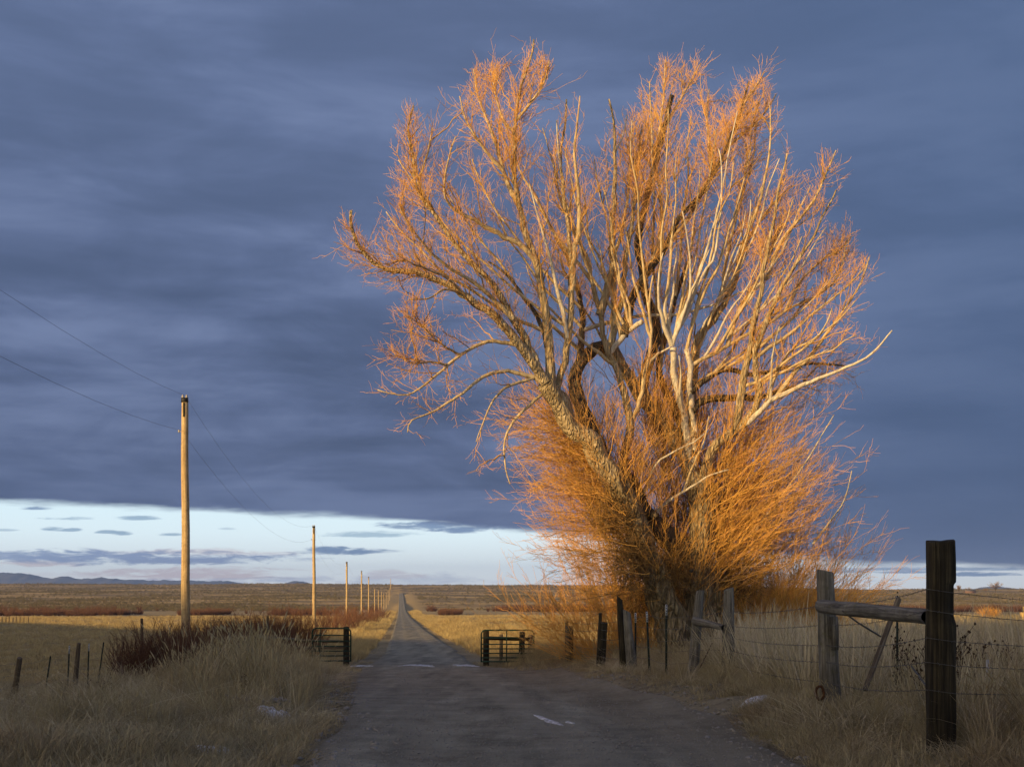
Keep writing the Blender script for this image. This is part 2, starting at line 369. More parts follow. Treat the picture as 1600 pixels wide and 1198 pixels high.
M['straw'] = straw_mat('dry_grass_blades', (.15, .125, .070), (.41, .345, .20), (.64, .555, .35))
M['reed'] = straw_mat('pale_dry_reeds', (.26, .22, .14), (.58, .50, .33), (.80, .72, .52), (.24, .13, .06))
M['field_straw'] = straw_mat('field_grass_blades', (.22, .165, .08), (.48, .375, .18), (.66, .54, .28), (.38, .24, .11))
M['sage'] = straw_mat('sagebrush', (.07, .065, .038), (.155, .135, .075), (.26, .21, .11), (.20, .13, .06))
M['dark_weed'] = straw_mat('dark_dead_weeds', (.03, .018, .01), (.07, .04, .022), (.12, .07, .04), (.05, .03, .02))

# ground material: trodden dry turf near, straw field, brushy rise far away (by position)
def ground_mat():
    m, b, p, out = new_mat('dry_ground'); geo = b.n('ShaderNodeNewGeometry'); pos = geo.outputs['Position']
    sep = b.n('ShaderNodeSeparateXYZ'); b.link(pos, sep.inputs[0]); Y = sep.outputs[1]; X = sep.outputs[0]
    n1 = b.noise(pos, .30, 6, .65); n2 = b.noise(pos, 2.3, 6, .7); n3 = b.noise(pos, 24, 5, .7)
    nn = b.m('ADD', b.m('MULTIPLY', n1, .40), b.m('ADD', b.m('MULTIPLY', n2, .35), b.m('MULTIPLY', n3, .25)))
    near = b.ramp(b.sm(nn, .34, .66), [(0, (.10, .082, .052)), (.45, (.20, .168, .105)), (1, (.34, .295, .195))])
    fl = b.noise(scaled(b, pos, (.012, .05, .0)), 1.0, 6, .7, .4); fs = b.noise(pos, 1.1, 7, .75)
    fv = b.m('ADD', b.m('MULTIPLY', fl, .6), b.m('MULTIPLY', fs, .4))
    field = b.ramp(b.sm(fv, .36, .62), [(0, (.16, .125, .065)), (.5, (.31, .24, .12)), (1, (.46, .365, .19))])
    bl = b.noise(scaled(b, pos, (.006, .015, .0)), 1.0, 5, .65, .5); bs = b.noise(scaled(b, pos, (.12, .07, .0)), 1.0, 5, .8)
    bv = b.m('ADD', b.m('MULTIPLY', bl, .6), b.m('MULTIPLY', bs, .4))
    brush = b.ramp(b.sm(bv, .38, .64), [(0, (.095, .080, .042)), (.45, (.27, .20, .092)), (1, (.56, .40, .17))])
    yj = b.m('ADD', Y, b.m('MULTIPLY', b.m('SUBTRACT', b.noise(pos, .02, 3, .5), .5), 160))
    c = b.mix(b.sm(Y, 50, 95), near, field); c = b.mix(b.sm(yj, 640, 720), c, brush)
    # road verges stay straw coloured up the rise
    rcn = b.m('ADD', X, b.m('SUBTRACT', b.m('MULTIPLY', Y, .0921), 1.15)); ad = b.m('ABSOLUTE', rcn)
    vg = b.m('MULTIPLY', b.sm(b.m('ADD', ad, b.m('MULTIPLY', n1, 8)), 20, 12), b.sm(Y, 300, 500))
    c = b.mix(b.m('MULTIPLY', vg, b.sm(Y, 1500, 1300)), c, (.42, .31, .14))
    b.link(c, p.inputs['Base Color']); p.inputs['Roughness'].default_value = .95
    bump(b, p, b.m('ADD', n2, n3), .8, .05); return m
def gravel_mat():
    m, b, p, out = new_mat('gravel_road'); geo = b.n('ShaderNodeNewGeometry'); pos = geo.outputs['Position']
    sep = b.n('ShaderNodeSeparateXYZ'); b.link(pos, sep.inputs[0])
    n0 = b.noise(pos, 55, 4, .75); vo = b.n('ShaderNodeTexVoronoi'); b.link(pos, vo.inputs['Vector']); vo.inputs['Scale'].default_value = 60
    n1 = b.noise(pos, 1.2, 6, .7); tr = b.noise(scaled(b, pos, (1.5, .16, 0)), 1.0, 4, .6)
    v = b.m('ADD', b.m('MULTIPLY', n0, .35), b.m('ADD', b.m('MULTIPLY', n1, .30), b.m('MULTIPLY', tr, .35)))
    c = b.ramp(b.sm(v, .35, .66), [(0, (.11, .102, .078)), (.5, (.25, .235, .178)), (1, (.42, .40, .31))])
    dl = b.m('ABSOLUTE', b.m('ADD', sep.outputs[0], b.m('SUBTRACT', b.m('MULTIPLY', sep.outputs[1], .0921), 1.15)))
    dl = b.m('ADD', dl, b.m('MULTIPLY', b.m('SUBTRACT', n1, .5), .5))
    track = b.sm(b.m('ABSOLUTE', b.m('SUBTRACT', dl, .85)), .42, .12); side = b.sm(dl, 1.5, 2.3)
    c = b.mix(b.m('MULTIPLY', track, .50), c, (.30, .28, .215)); c = b.mix(b.m('MULTIPLY', side, .45), c, (.19, .16, .105))
    st = b.m('MULTIPLY', b.m('LESS_THAN', vo.outputs['Distance'], .22), .35)
    c = b.mix(b.m('MULTIPLY', st, b.m('GREATER_THAN', n0, .55)), c, (.34, .32, .30))
    c = b.mix(b.m('MULTIPLY', b.sm(b.noise(pos, .55, 5, .7), .55, .70), .5), c, (.11, .088, .058))
    b.link(c, p.inputs['Base Color']); p.inputs['Roughness'].default_value = .9
    bump(b, p, b.m('ADD', n0, b.m('MULTIPLY', vo.outputs['Distance'], -.6)), .9, .02); return m
M['ground'] = ground_mat(); M['gravel'] = gravel_mat()
def snow_mat():
    m, b, p, out = new_mat('old_crusted_snow'); n = b.noise(objco(b), 18, 6, .7)
    b.link(b.ramp(b.sm(n, .38, .60), [(0, (.22, .215, .20)), (.45, (.46, .465, .48)), (1, (.74, .76, .80))]), p.inputs['Base Color']); p.inputs['Roughness'].default_value = .55
    bump(b, p, n, .8, .03); return m
M['snow'] = snow_mat()
M['stone'] = plain('pale_stone', (.27, .255, .24), .9, 0, 9, .4)
def mount_mat():
    m, b, p, out = new_mat('mountain_rock'); n = b.noise(objco(b), .004, 8, .65)
    b.link(b.ramp(b.sm(n, .36, .62), [(0, (.040, .048, .060)), (1, (.105, .110, .125))]), p.inputs['Base Color']); return m  # bluish tint of the distant air is mixed into the rock colour
M['mountain'] = mount_mat()

# ------------------------------------------------------------------ ground sheet
def axis(lo, hi, s, step):
    t0 = math.asinh(lo/s); t1 = math.asinh(hi/s); n = int((t1-t0)/step)+1; return s*np.sinh(np.linspace(t0, t1, n))
XS = axis(-8500, 8500, 9, .0270); YS = np.concatenate([-axis(0, 650, 25, .028)[::-1][:-1], np.linspace(0, 60, 230)[:-1], 60+axis(0, 12300, 60, .0165)])
def grid_obj(name, xs, ys, zf, mat, **props):
    XX, YY = np.meshgrid(xs, ys); Z = zf(XX, YY); V = np.stack([XX, YY, Z], -1).reshape(-1, 3)
    nx, ny = len(xs), len(ys); i = np.arange(ny-1)[:, None]*nx+np.arange(nx-1)[None]
    Q = np.stack([i, i+1, i+1+nx, i+nx], -1).reshape(-1, 4)
    return link(name, mesh_np(name, V, [Q], mat, True), **props)
grid_obj('ground', XS, YS, ground, M['ground'], kind='structure')
# road sheet
ry = np.concatenate([np.linspace(-60, 0, 60)[:-1], np.linspace(0, 60, 300)[:-1], 60+axis(0, 1160, 60, .011)])
rl, rr = redge(ry); s = np.linspace(0, 1, 25); RX = rl[:, None]+(rr-rl)[:, None]*s[None]; RYY = np.repeat(ry[:, None], 25, 1)
lift = np.interp(ry, [0, 60, 300, 1200], [.022, .03, .16, .5])[:, None]*np.ones(25)[None]
for a_, b_ in ((0, -.12), (24, -.12)): lift[:, a_] += b_
rut = -.02*(np.exp(-((s-.3)/.07)**2)+np.exp(-((s-.7)/.07)**2))[None]
RZ = ground(RX, RYY)+lift+rut
V = np.stack([RX, RYY, RZ], -1).reshape(-1, 3); i = np.arange(len(ry)-1)[:, None]*25+np.arange(24)[None]
link('gravel_road', mesh_np('gravel_road', V, [np.stack([i, i+1, i+26, i+25], -1).reshape(-1, 4)], M['gravel'], True), kind='structure')

# far mountains
def mountains(name, pts, Y, label):
    us = np.linspace(pts[0][0], pts[-1][0], 220); vs = np.interp(us, [p[0] for p in pts], [p[1] for p in pts])
    xs = (us-800)/F*Y; top = E+(HV-vs)/F*Y+9*vnoise(us/5, us*0, 31)+5*vnoise(us/2, us*0, 32)
    rows = []; K = 15
    for k in range(K):
        t = k/(K-1); prof = 1-abs(2*t-1)**1.25
        rows.append(np.stack([xs+60*vnoise(us/9, us*0+k, 33), Y-900+1800*t+140*vnoise(us/12, us*0+k*.7, 34), (top+22)*prof-10+(24*vnoise(us/7, us*0+k*1.1, 35))*np.sin(np.pi*t)*abs(2*t-1)*2], -1))
    V = np.array(rows).reshape(-1, 3); n = len(us); i = np.arange(K-1)[:, None]*n+np.arange(n-1)[None]
    link(name, mesh_np(name, V, [np.stack([i, i+1, i+1+n, i+n], -1).reshape(-1, 4)], M['mountain'], False), kind='structure')
mountains('mountain_range', [(-260, 905), (-120, 897), (-60, 892), (0, 896), (25, 897), (44, 897.5), (62, 903), (84, 905.6), (100, 901.5), (119, 905.6), (144, 906), (158, 903), (175, 906), (219, 908), (269, 908.4), (294, 909), (328, 910), (356, 909), (372, 912.5), (410, 916), (440, 915), (453, 912), (459, 909.5), (481, 911), (490, 913), (530, 918)], 11000, '')
mountains('distant_hill', [(1510, 929), (1528, 923), (1551, 918), (1564, 919), (1582, 922), (1610, 926), (1650, 929)], 9000, '')

# haze: one closed box of thin air round everything
def haze():
    m = bpy.data.materials.new('haze'); m.use_nodes = True; t = m.node_tree; t.nodes.clear(); b = NB(t)
    out = b.n('ShaderNodeOutputMaterial'); v = b.n('ShaderNodeVolumePrincipled'); b.link(v.outputs[0], out.inputs['Volume'])
    v.inputs['Color'].default_value = (.26, .43, 1.0, 1); v.inputs['Density'].default_value = 7.0e-5; v.inputs['Anisotropy'].default_value = 0.0
    mb = MB(); mb.box((0, 5875, 130), (17600, 13450, 340)); mb.build('haze', m, kind='stuff')
haze()

# ------------------------------------------------------------------ power line
def lean_path(b, t, K=2): return [b+(t-b)*k/(K-1) for k in range(K)]
def pole_at(u, Y, vtop=None, h=9.0, label='', r=.155, detail=True, toplow=1.27):
    base = G(u, Y); x = base[0]; ztop = E+(HV-vtop)/F*Y if vtop is not None else base[2]+h
    t = thing('utility_pole', label, 'pole', tuple(base), 'wooden utility poles along the road')
    t.rotation_euler = (math.radians(.35*math.sin(u*1.7)), math.radians(.45*math.sin(u*2.3+1)), 0)
    H = ztop-base[2]; K = 12; zz = np.linspace(-.4, H, K); rr_ = r*(1.18-.36*np.clip(zz/H, 0, 1))
    mb = MB(); mb.tube([(.012*math.sin(k*1.3), .01*math.cos(k), zz[k]) for k in range(K)], rr_, 16 if detail else 8); mb.build('pole_shaft', M['pole'], t, True)
    if detail:
        mb = MB(); mb.tube([(0, 0, H-.16), (0, 0, H+.02)], r*.90, 14); mb.build('pole_cap', M['iron'], t)
        for sx in (-1, 1):
            mb = MB(); zb = H+.02
            mb.tube([(sx*.075, 0, zb-.30), (sx*.075, 0, zb)], .012, 6)
            o = mb.build('bracket', M['iron'], t)
            mb = MB(); mb.tube([(sx*.075, 0, zb+.0), (sx*.075, 0, zb+.03), (sx*.075, 0, zb+.035), (sx*.075, 0, zb+.07), (sx*.075, 0, zb+.075), (sx*.075, 0, zb+.12)], [.04, .055, .035, .05, .03, .03], 10); mb.build('insulator', M['ceramic'], t)
        mb = MB(); mb.box((0, -r*.86, H-.45), (.06, .03, .55)); mb.build('name_plate', M['post_dark'], t)
        mb = MB(); mb.tube([(-r-.07, 0, H-toplow), (r+.03, 0, H-toplow)], .010, 6); mb.tube([(-r-.07, 0, H-toplow-.03), (-r-.07, 0, H-toplow+.06)], [.035, .035], 8); mb.build('side_insulator', M['ceramic'], t)
    return x, Y, ztop
pl_off = 334/F*46.7
poles = [(291, 46.7, 622, 'tall utility pole nearest the camera, rising from the dark shrubs beside the road'),
         (491, 116.5, 822, 'second utility pole down the road, standing just left of the green gate'),
         (542, 188, 878, 'third utility pole down the road, beyond the left gate'),
         (565, 260, 892, 'fourth utility pole down the road, small against the pale sky'),
         (576, 330, 901, 'fifth utility pole, short in the picture beside the red roadside scrub')]
tops = []
# pole behind the camera carries the near ends of the wires
tops.append((-6.2, -22.0, None))
b0 = np.array([-6.2, -22.0, float(ground(-6.2, -22.0))])
t0_ = thing('utility_pole', 'utility pole behind the viewpoint carrying the near ends of the wires', 'pole', tuple(b0), 'wooden utility poles along the road')
MB().tube([(0, 0, -.4), (0, 0, 9.6)], [.18, .12], 12).build('pole_shaft', M['pole'], t0_, True)
tops[0] = (-6.2, -22.0, b0[2]+9.6)
for (u, Y, vt, lb) in poles: tops.append(pole_at(u, Y, vt, label=lb))
for k, (u, Y) in enumerate([(585.5, 402), (591.5, 475), (596, 548), (600, 622), (603.5, 700), (606.5, 790), (609, 900)]):
    nm = ['sixth', 'seventh', 'eighth', 'ninth', 'tenth', 'eleventh', 'twelfth'][k]
    tops.append(pole_at(u, Y, None, 9.3, nm+' utility pole counted from the camera, thin against the brushy hill', .15, False))
pole_at(610.5, 1650, None, 15, 'lone pole on the skyline just left of where the road tops the hill', .35, False)
pole_at(756, 1800, None, 12, 'thin lone pole on the skyline left of the big willow', .25, False)
def wire(lab, dz, dx, sag):
    pts = []
    for (a, b_) in zip(tops[:-1], tops[1:]):
        L = math.hypot(b_[0]-a[0], b_[1]-a[1])
        for k in range(16):
            t = k/16; pts.append((a[0]+(b_[0]-a[0])*t+dx, a[1]+(b_[1]-a[1])*t, a[2]+(b_[2]-a[2])*t-dz-sag*4*t*(1-t)))
    a = tops[-1]; pts.append((a[0]+dx, a[1], a[2]-dz))
    tag(MB().tube(pts, .0045, 4).build('power_line', M['cable']), lab, 'wire', 'power line wires')
wire('upper sagging power line strung between the tops of the utility poles', -.10, -.05, 1.75)
wire('lower sagging power line fixed a little below the pole tops', 1.24, -.2, 1.7)

# ------------------------------------------------------------------ green tube gates
def gate_frame(t, u0, u1, vt, vb, Y, rails, name_x=()):
    p = lambda u, v: P(u, v, Y)
    r = .028; c = 7
    def arc(cu, cv, a0, a1): return [p(cu+c*math.cos(a), cv-c*math.sin(a)) for a in np.linspace(a0, a1, 6)]
    pts = [p(u0, vb)]+[p(u0, vt+c)]+arc(u0+c, vt+c, math.pi, math.pi/2)[1:]+arc(u1-c, vt+c, math.pi/2, 0)+[p(u1, vb)]
    MB().tube(pts, r, 8).build('gate_frame', M['green'], t, True)
    for k, v in enumerate(rails): MB().tube([p(u0, v), p(u1, v)], .022 if k < len(rails)-1 else .028, 6).build('rail', M['green'], t, True)
    for uu in name_x: MB().tube([p(uu, vt), p(uu, vb)], .02, 6).build('upright', M['green'], t, True)
gl = thing('tube_gate', 'green metal tube gate swung open on the left side of the road', 'gate')
gate_frame(gl, 488, 548, 981, 1033, 45.3, [992, 1001, 1009, 1016.5, 1024, 1032], (500,))
gr = thing('tube_gate', 'green metal tube gate standing open on the right side of the road under the willow', 'gate')
gate_frame(gr, 752, 834, 984, 1034, 45.2, [996, 1006, 1013, 1020, 1027, 1033], (791.5,))
# the far end of the right gate turns back from the road, so the last bay is shorter: latch chain
# ------------------------------------------------------------------ wooden posts
def post(name, lab, base, top, r0, r1, mat, cat='post', grp=None, sides=18, rows=26, rough=.07, seed=1, square=0.0, topcut=None, notch=None, smooth=True, sink=.3):
    base = np.array(base, float); top = np.array(top, float)
    t = None
    ax = top-base; L = np.linalg.norm(ax); axn = ax/L; ex = np.array([1, 0, 0.])-axn*axn[0]; ex /= np.linalg.norm(ex); ey = np.cross(axn, ex)
    zz = np.concatenate([[-sink], np.linspace(0, L, rows)]); ang = np.arange(sides)*2*math.pi/sides
    V = []; base_w = base; base = np.zeros(3); exl, eyl, axl = np.eye(3)
    for k, z in enumerate(zz):
        f = max(0, min(1, z/L)); r = r0+(r1-r0)*f
        rr2 = r*(1+rough*(2*vnoise(np.cos(ang)*1.6+seed, np.full(sides, z*1.7)+np.sin(ang)*1.3+seed*3, seed)+.9*vnoise(ang*5/1.0, np.full(sides, z*.7), seed+3)))
        if square:
            sq = 1/np.maximum(np.abs(np.cos(ang)), np.abs(np.sin(ang))); rr2 = rr2*(1+square*(np.minimum(sq, 1.25)-1))
        if notch is not None:
            rr2 = rr2*notch(ang, z, L)
        zl = np.full(sides, z)
        if k == len(zz)-1 and topcut is not None: zl = zl+topcut(ang)*r
        V.append(axl*zl[:, None]+(np.cos(ang)*rr2)[:, None]*exl+(np.sin(ang)*rr2)[:, None]*eyl)
    # rounded arris at the end
    lastc = V[-1].mean(0); V.append(lastc+(V[-1]-lastc)*.93+axl*.008); V.append(lastc+(V[-1]-lastc)*.5+axl*.010)
    n = len(V); V = np.array(V).reshape(-1, 3); i = np.arange(n-1)[:, None]*sides; j = np.arange(sides)[None]; j2 = (j+1) % sides
    Q = np.stack([i+j, i+j2, i+j2+sides, i+j+sides], -1).reshape(-1, 4)
    V = np.vstack([V, V[-sides:].mean(0)]); cen = len(V)-1; bb = (n-1)*sides
    T3 = np.array([[bb+k, bb+(k+1) % sides, cen] for k in range(sides)])
    me = mesh_np(name, V, [Q, T3], mat, smooth)
    o = link(name, me, None, tuple(base_w)); o.rotation_euler = Matrix(np.array([ex, ey, axn]).T.tolist()).to_euler()
    if lab: tag(o, lab, cat, grp)
    return o
FG = 'posts of the right-hand roadside fence'; LG = 'posts of the left-hand field fence'
def bp(u, Y, du=0): return G(u, Y)
# big dark post, far right
def bignotch(ang, z, L):
    f = z/L; side = np.clip(np.cos(ang), 0, 1)**.6; side2 = np.clip(-np.cos(ang), 0, 1)
    v = 1.0
    cut = .17*(1-sstep(f, .795, .815))*sstep(f, .60, .66)            # bite on the right below the head
    cut2 = -.02*sstep(f, .30, .55)*(1-sstep(f, .60, .64))
    return v-side*cut-side*cut2-side2*.03*sstep(f, .5, .7)
pb = P(1470, 1172, 11.2); pb[2] = float(ground(pb[0], 11.2)); pt_ = P(1469, 847, 11.2)
post('wooden_post', 'thick dark squared timber post towering at the far right, its side notched', pb, pt_, 1.0*.127, .128, M['post_dark'], 'post', FG, 28, 70, .085, 3, .30, lambda a: .10*np.cos(a*2+.5)+.16*vnoise(a*1.9, a*0+2, 4), bignotch)
# H brace post
hb = P(1297, 1105, 15.5); hb[2] = float(ground(hb[0], 15.5)); ht = P(1289, 893, 15.5)
hpost = thing('wooden_post', 'grey weathered brace post with a plank spiked to its face, left end of the rail', 'post', tuple(hb), FG)
o = post('post_body', '', hb, ht, .135, .108, M['post_grey'], sides=20, rows=36, rough=.12, seed=9, square=.3, topcut=lambda a: -.25*np.cos(a)); o.parent = hpost; o.location = (0, 0, 0)
pk = MB(); c0 = P(1304, 963, 15.33); c1 = P(1305, 1015, 15.33); pk.tube([c0-hb, (c0+c1)/2-hb+np.array([.004, 0, 0]), c1-hb], [.052, .056, .054], 4); pk.build('nailed_plank', M['post_grey'], hpost)
a_ = P(1281, 947, 15.25); b_ = P(1453, 963, 11.35)
tag(post('rail', '', P(1452, 963, 11.3), P(1283, 947, 15.3), .075, .085, M['post_grey'], rough=.10, seed=12, rows=40, sink=.0), 'grey bark-patched log rail running from the brace post to the thick dark post', 'rail')
# ring of chain at the brace post foot
ang = np.linspace(0, 2*math.pi, 15); cc = P(1281, 1082, 15.2)
tag(MB().tube([cc+np.array([.05*math.cos(a), .01*math.sin(a*3), .085*math.sin(a)]) for a in ang], .017, 6, cap=False).build('iron_ring', M['rust'], None, True, loc=tuple(cc)), 'rusty iron ring hanging low at the foot of the grey brace post', 'ring')
# broken stick behind rail
tag(post('broken_stick', '', P(1352, 1077, 14.6), P(1404, 936, 15.4), .032, .036, M['post_brown'], rough=.12, seed=15, rows=20, sides=10, sink=0), 'leaning broken stick propped slantwise behind the log rail', 'stick')
tag(MB().tube([P(1316, 954, 13.9), P(1340, 972, 14.0), P(1376, 994, 14.2)], .010, 6).build('twisted_wire', M['wire']), 'twisted brace wire slanting down from under the log rail', 'wire')
tag(MB().tube([P(1424, 1040, 12.2), P(1452, 1078, 11.9), P(1468, 1098, 11.6)], .009, 6).build('twisted_wire', M['wire']), 'slack brace wire in the grass just left of the thick dark post', 'wire')
# pair by the trunk with rail
o1 = post('wooden_post', 'grey leaning post in front of the willow trunk, left post of the short brace', G(1081, 24.5), P(1094, 924, 24.6), .115, .085, M['post_grey'], 'post', FG, rough=.16, seed=21, topcut=lambda a: .3*np.cos(a+1))
o2 = post('wooden_post', 'grey upright post just right of the willow trunk, right post of the short brace', G(1137, 23.5), P(1138.5, 920, 23.5), .125, .095, M['post_grey'], 'post', FG, rough=.15, seed=22, topcut=lambda a: .3*np.cos(a))
tag(post('rail', '', P(1131, 980, 23.4), P(1086, 970, 24.5), .055, .085, M['post_grey'], rough=.15, seed=23, rows=14, sink=0), 'short stout grey rail between the two posts in front of the willow trunk', 'rail')
tag(MB().tube([P(1085, 1060, 24.0), P(1113, 1004, 24.0)], .012, 6).build('leaning_stake', M['post_brown']), 'thin stake leaning between the two posts in front of the willow trunk', 'stake')
# steel posts with white heads
def tpost(u, Y, vt, lab, ubase=None, white=.24, lean=0, grp=FG, flange=True, w=.045):
    base = G(u if ubase is None else ubase, Y); top = P(u if ubase is None else u, vt, Y); t = thing('steel_fence_post', lab, 'post', tuple(base), grp)
    ax = (top-base); L = np.linalg.norm(ax); n = ax/L; e = np.array([1, 0, 0.]); e = e-n*n[0]; e /= np.linalg.norm(e); f = np.cross(n, e)
    R_ = np.array([e, f, n]).T
    def bar(z0, z1, mat, nm, g=0.0):
        mb = MB(); mb.box(n*(z0+z1)/2, (w+g, .010+g, z1-z0), R_); mb.box(n*(z0+z1)/2+f*(.022), (.010+g, .034+g, z1-z0-.002), R_)
        if nm == 'post_body':
            for k in range(int(L/.055)): mb.box(n*(.1+k*.055)-f*.009, (.018, .008, .022), R_)
        mb.build(nm, mat, t)
    bar(-.3, L-(white or 0), M['tpost'], 'post_body')
    if white: bar(L-white, L, M['white'], 'white_tip')
    return t
tpost(1041, 25.5, 944, 'green steel post with a long white tip, nearest the two brace posts by the willow')
tpost(1010.5, 27.5, 955, 'green steel post with a white tip, middle of the three near the willow trunk', ubase=1015)
tpost(993, 29.5, 957, 'green steel post with a white tip, just right of the split grey post')
tpost(1402, 17, 930, 'thin blue-grey metal stake standing behind the log rail', white=.22, w=.03)
# split tall stump posts to the left
o = thing('wooden_post', 'split leaning post, half dark and half pale grey, left of the steel posts', 'post', tuple(G(980, 29.5)), FG)
bb = G(980, 29.5)
x = post('dark_half', '', G(976, 29.6), P(968, 934, 29.6), .11, .065, M['post_dark'], rough=.16, seed=31, topcut=lambda a: -1.0*np.cos(a)); x.parent = o; x.location = tuple(G(976, 29.6)-bb)
x = post('pale_half', '', G(988, 29.3), P(979.5, 955, 29.3), .14, .085, M['post_grey'], rough=.14, seed=32, topcut=lambda a: -.7*np.cos(a)); x.parent = o; x.location = tuple(G(988, 29.3)-bb); x['label'] = 'pale grey half with a rounded slanted top'
post('wooden_post', 'dark short post with a stepped broken top, between the stub and the split post', G(938, 33), P(942, 972, 33), .12, .12, M['post_dark'], 'post', FG, rough=.14, seed=33, square=.3)
post('wooden_post', 'slim dark splinter standing against the stepped broken post', G(936, 33.3), P(938, 958, 33.2), .05, .045, M['post_dark'], 'post', FG, rough=.12, seed=34, sides=10)
post('wooden_post', 'low broken stub post among grass, next one right of the open gate', G(889, 38), P(889.5, 978, 38), .12, .12, M['post_brown'], 'post', FG, rough=.18, seed=35)
post('wooden_post', 'thin jagged sliver leaning on the low broken stub post', G(886, 38.3), P(885.5, 970, 38.3), .055, .05, M['post_brown'], 'post', FG, rough=.14, seed=36, sides=10)
GG = 'timber posts behind the open gates'
post('gate_post', 'dark timber gate post carrying the left gate at the road edge', G(541, 45.9), P(541, 979, 45.9), .115, .11, M['post_dark'], 'post', GG, rough=.06, seed=41, square=.4)
post('gate_post', 'dark timber post inside the left bars of the right gate', G(759.5, 45.6), P(759.5, 984, 45.6), .115, .11, M['post_dark'], 'post', GG, rough=.06, seed=42, square=.4)
post('gate_post', 'slimmer brown post in the middle of the right gate', G(783, 46.6), P(783, 991, 46.6), .07, .07, M['post_brown'], 'post', GG, rough=.06, seed=43)
post('gate_post', 'dark timber post near the far end of the right gate', G(815, 46.3), P(816, 987, 46.3), .12, .11, M['post_dark'], 'post', GG, rough=.06, seed=44, square=.3)
post('gate_post', 'short brown post right behind the right end of the right gate', G(829, 47), P(829, 992, 47), .09, .09, M['post_brown'], 'post', GG, rough=.06, seed=45)
tag(post('rail', '', P(761, 996.5, 45.95), P(826, 998, 46.4), .07, .07, M['post_dark'], rough=.08, seed=46, sides=12, rows=14, sink=0), 'dark timber brace rail behind the top of the right gate', 'rail')
tag(post('rail', '', P(398, 994, 46.9), P(470, 999, 46.2), .045, .045, M['post_grey'], rough=.08, seed=47, sides=10, rows=14, sink=0), 'pale pole rail running through the tall grass to the left gate, upper', 'rail')
tag(post('rail', '', P(462, 1000, 46.3), P(537, 1002, 46.1), .05, .05, M['post_brown'], rough=.08, seed=48, sides=10, rows=14, sink=0), 'brown pole rail behind the left gate, middle', 'rail')
tag(post('rail', '', P(462, 1011, 46.3), P(537, 1012, 46.1), .05, .05, M['post_brown'], rough=.08, seed=49, sides=10, rows=14, sink=0), 'brown pole rail behind the left gate, lowest', 'rail')
post('wooden_post', 'small dark post seen above the shrubs between the left gate and the tall utility pole', G(418, 47), P(418, 962, 47), .05, .05, M['post_brown'], 'post', LG, rough=.1, seed=50, sides=10)

# left fence
post('wooden_post', 'leaning brown wooden post at the left edge of the picture', G(20, 32), P(30.5, 1028, 31.5), .085, .07, M['post_brown'], 'post', LG, rough=.14, seed=61)
tpost(79, 35, 1025, 'dark steel post without a tip, leaning, second from the left edge', ubase=70, white=0, grp=LG)
tpost(108.5, 36, 1008, 'upright white-tipped steel post left of the grey wooden post in the field fence', ubase=105, grp=LG)
post('wooden_post', 'leaning grey wooden post midway along the left field fence', G(116, 38.5), P(123, 1005, 38), .085, .065, M['post_brown'], 'post', LG, rough=.14, seed=62)
tpost(139, 38.5, 1005, 'upright white-tipped steel post right of the grey wooden post in the field fence', ubase=136.5, grp=LG)
tpost(162, 40.5, 1003, 'leaning dark steel post in the field fence, second from the shrub', ubase=152, white=0, grp=LG)
tpost(193, 44, 1003, 'leaning dark steel post closest to the dark shrub', ubase=186, white=0, grp=LG)
post('wooden_post', 'small wooden post poking up beyond the dark left shrub', G(221, 52), P(221.5, 966, 52), .07, .06, M['post_brown'], 'post', LG, rough=.14, seed=63, sides=10)
# corral posts far left
for k, u in enumerate([3, 9, 14, 20, 25, 31, 37, 44]):
    post('wooden_post', ['leftmost', 'second', 'third', 'fourth', 'fifth', 'sixth', 'seventh', 'rightmost'][k]+' in the row of small dark posts far out in the left field', G(u, 210), G(u, 210)+np.array([.05, 0, 1.15+.35*random.random()]), .09, .08, M['post_brown'], 'post', 'row of far corral posts', sides=8, rows=4)
# pale stakes at far right
tag(MB().tube([G(1541, 14)+np.array([0, 0, -.1]), P(1543, 1030, 14)], .016, 8).build('white_stake', M['white']), 'taller pale stake standing in the grass right of the thick dark post', 'stake', 'pale stakes at far right')
tag(MB().tube([G(1546, 14.2)+np.array([0, 0, -.1]), P(1548, 1042, 14.2)], .011, 8).build('white_stake', M['white']), 'shorter pale stake touching the taller pale stake', 'stake', 'pale stakes at far right')
tag(MB().tube([G(1568, 15)+np.array([0, 0, -.1]), P(1566, 1052, 15)], .009, 8).build('white_stake', M['post_grey']), 'thin grey stake rightmost in the grass near the picture edge', 'stake', 'pale stakes at far right')

# barbed wire
def barbed(name_lab, pts, sag=.03, r=.0032, barb=.13, grp='barbed wires of the roadside fence'):
    out_ = []
    for a, c in zip(pts[:-1], pts[1:]):
        a = np.array(a); c = np.array(c)
        for k in range(8): t = k/8; q = a+(c-a)*t; q[2] -= sag*min(1.0, float(np.linalg.norm(c-a))/3)**2*4*t*(1-t); out_.append(q)
    out_.append(np.array(pts[-1])); mb = MB(); mb.tube(out_, r, 5)
    o = mb.build('barbed_wire', M['wire']); tag(o, name_lab, 'wire', grp)
    arr = np.array(out_); d = np.r_[0, np.cumsum(np.linalg.norm(np.diff(arr, axis=0), axis=1))]
    n = int(d[-1]/barb); tt = np.linspace(.05, d[-1]-.05, n); C3 = np.stack([np.interp(tt, d, arr[:, k]) for k in range(3)], -1)
    dv = RNG.normal(size=(n, 3)); dv /= np.linalg.norm(dv, axis=1, keepdims=True); Pb = np.stack([C3-dv*.018, C3+dv*.018], 1)
    mbb = MB(); mbb.tubes(Pb, np.full((n, 2), .0028), 3); mbb.build('barbs', M['wire'], o, kind='stuff')
hs = [(922, 'top'), (955, 'second'), (998, 'third'), (1036, 'fourth'), (1079, 'lowest')]
